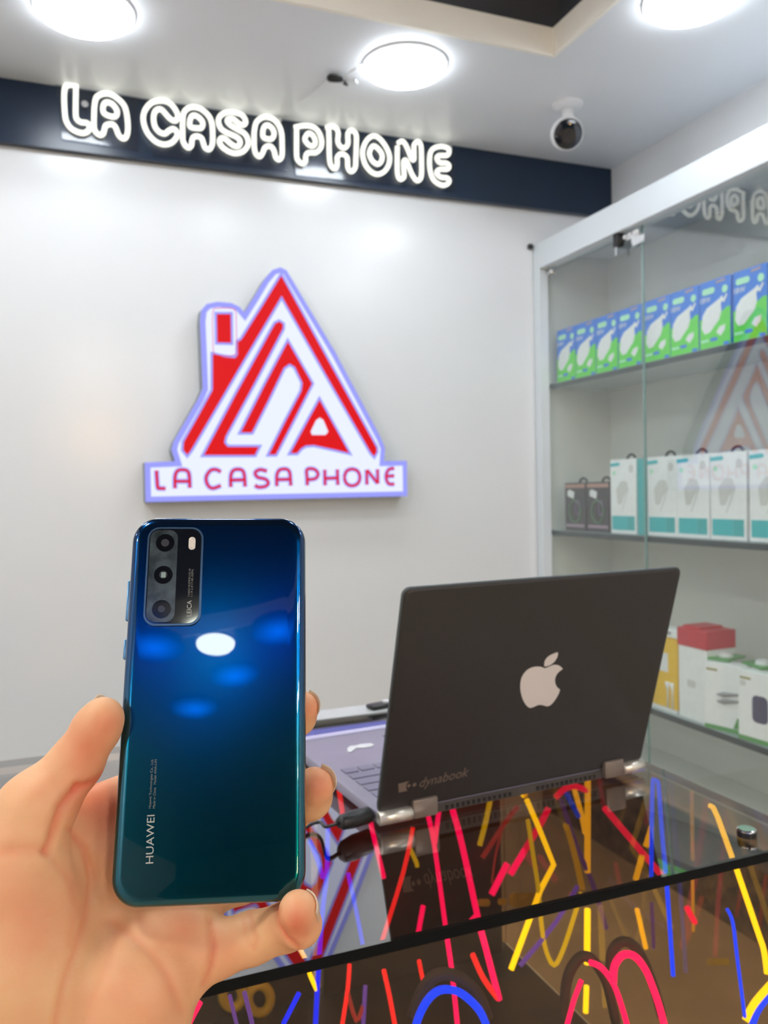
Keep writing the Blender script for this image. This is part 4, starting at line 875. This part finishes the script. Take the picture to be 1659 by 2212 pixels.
bm = bmesh.new(); bm.from_mesh(me); bmesh.ops.recalc_face_normals(bm, faces=bm.faces); bmesh.ops.smooth_vert(bm, verts=bm.verts, factor=.4, use_axis_x=True, use_axis_y=True, use_axis_z=True); bm.to_mesh(me); bm.free()
for p in me.polygons: p.use_smooth = True
at = me.attributes.new('flush', 'FLOAT', 'POINT')
fl = np.zeros(len(HV))
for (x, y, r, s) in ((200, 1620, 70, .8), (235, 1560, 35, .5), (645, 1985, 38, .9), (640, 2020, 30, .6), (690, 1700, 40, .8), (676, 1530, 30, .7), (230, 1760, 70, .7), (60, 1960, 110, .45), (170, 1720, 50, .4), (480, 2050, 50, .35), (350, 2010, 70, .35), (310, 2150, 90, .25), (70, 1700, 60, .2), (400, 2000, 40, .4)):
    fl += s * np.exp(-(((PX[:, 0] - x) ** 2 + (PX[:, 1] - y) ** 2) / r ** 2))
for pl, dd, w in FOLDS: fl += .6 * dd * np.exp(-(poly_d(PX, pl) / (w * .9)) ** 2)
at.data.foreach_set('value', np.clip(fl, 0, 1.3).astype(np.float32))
hand = bpy.data.objects.new('person', me); COL.objects.link(hand); hand.location = hc
props(hand, 'open left hand of a person, palm towards the viewer, holding up the blue phone', 'person')
def skin():
    m = mat('skin', srgb(236, 184, 140), .46, sss=.18, var=0, spec=.4); nt = m.node_tree; b = nt.nodes['Principled BSDF']
    a = nt.nodes.new('ShaderNodeAttribute'); a.attribute_name = 'flush'
    tc = nt.nodes.new('ShaderNodeTexCoord'); n = nt.nodes.new('ShaderNodeTexNoise'); n.inputs['Scale'].default_value = 45; n.inputs['Detail'].default_value = 4
    nt.links.new(tc.outputs['Object'], n.inputs['Vector'])
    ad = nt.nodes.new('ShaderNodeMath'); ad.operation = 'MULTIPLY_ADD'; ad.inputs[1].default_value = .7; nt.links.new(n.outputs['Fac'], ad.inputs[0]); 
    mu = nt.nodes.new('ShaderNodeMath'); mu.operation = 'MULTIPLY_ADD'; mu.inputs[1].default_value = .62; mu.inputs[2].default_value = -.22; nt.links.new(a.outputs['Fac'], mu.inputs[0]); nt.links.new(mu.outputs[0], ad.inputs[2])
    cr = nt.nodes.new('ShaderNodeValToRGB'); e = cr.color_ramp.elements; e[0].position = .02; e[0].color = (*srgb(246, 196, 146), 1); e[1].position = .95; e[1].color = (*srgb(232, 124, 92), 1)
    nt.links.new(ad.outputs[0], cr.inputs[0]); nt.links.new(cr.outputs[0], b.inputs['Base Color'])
    n2 = nt.nodes.new('ShaderNodeTexNoise'); n2.inputs['Scale'].default_value = 900; nt.links.new(tc.outputs['Object'], n2.inputs['Vector'])
    bp = nt.nodes.new('ShaderNodeBump'); bp.inputs['Strength'].default_value = .12; bp.inputs['Distance'].default_value = .0006
    nt.links.new(n2.outputs['Fac'], bp.inputs['Height']); nt.links.new(bp.outputs['Normal'], b.inputs['Normal'])
    return m
me.materials.append(skin())
M['nail'] = m = mat('fingernail', (.95, .87, .74), .28, var=.03); nt = m.node_tree      # thin and translucent
tl = nt.nodes.new('ShaderNodeBsdfTranslucent'); tl.inputs[0].default_value = (.95, .80, .64, 1); mx = nt.nodes.new('ShaderNodeMixShader'); mx.inputs[0].default_value = .5
nt.links.new(nt.nodes['Principled BSDF'].outputs[0], mx.inputs[1]); nt.links.new(tl.outputs[0], mx.inputs[2]); nt.links.new(mx.outputs[0], nt.nodes['Material Output'].inputs[0])
def nail(tip, axis, out, L, Wd, R):
    """curved nail plate: axis towards the tip, out = away from the finger"""
    tip, axis, out = [np.array(v, float) for v in (tip, axis, out)]
    axis /= np.linalg.norm(axis); out -= axis * (out @ axis); out /= np.linalg.norm(out); s = np.cross(axis, out)
    V = []; nu, nv = 9, 9
    for lay in (0, .0005):
        for i in range(nu):
            for j in range(nv):
                u = i / (nu - 1); v = j / (nv - 1) * 2 - 1
                an = v * Wd / R / 2; rr_ = R + lay
                y = L * (u - .5) * (1 - .16 * v * v)
                V.append(tip + axis * (y) + out * (rr_ * math.cos(an) - .35 * R * max(0, u - .6) ** 2) + s * rr_ * math.sin(an))
    Fs_ = []
    o = nu * nv
    for i in range(nu - 1):
        for j in range(nv - 1):
            q = (i * nv + j, i * nv + j + 1, (i + 1) * nv + j + 1, (i + 1) * nv + j); Fs_.append(q); Fs_.append(tuple(w + o for w in q)[::-1])
    bd = [(0 * nv + j) for j in range(nv)] + [i * nv + nv - 1 for i in range(1, nu)] + [(nu - 1) * nv + j for j in range(nv - 2, -1, -1)] + [i * nv for i in range(nu - 2, 0, -1)]
    for a, b in zip(bd, bd[1:] + bd[:1]): Fs_.append((a, b, b + o, a + o))
    raw('fingernail', [Vector(v) for v in cam2w(np.array(V))], Fs_, M['nail'], hand, smooth=True)
nail(C(222, 1556, .317), C(226, 1551, .316) - C(180, 1612, .315), [-.75, -.62, .35], .013, .011, .0074)
nail(C(682, 1698, .338), C(684, 1688, .334) - C(668, 1722, .346), [.80, -.42, .45], .011, .011, .0076)
nail(C(645, 1972, .298), C(644, 1956, .294) - C(648, 1998, .303), [.88, -.12, .42], .011, .010, .0069)
nail(C(651, 1530, .348), C(653, 1524, .345) - C(640, 1548, .353), [.84, -.25, .45], .010, .010, .0069)
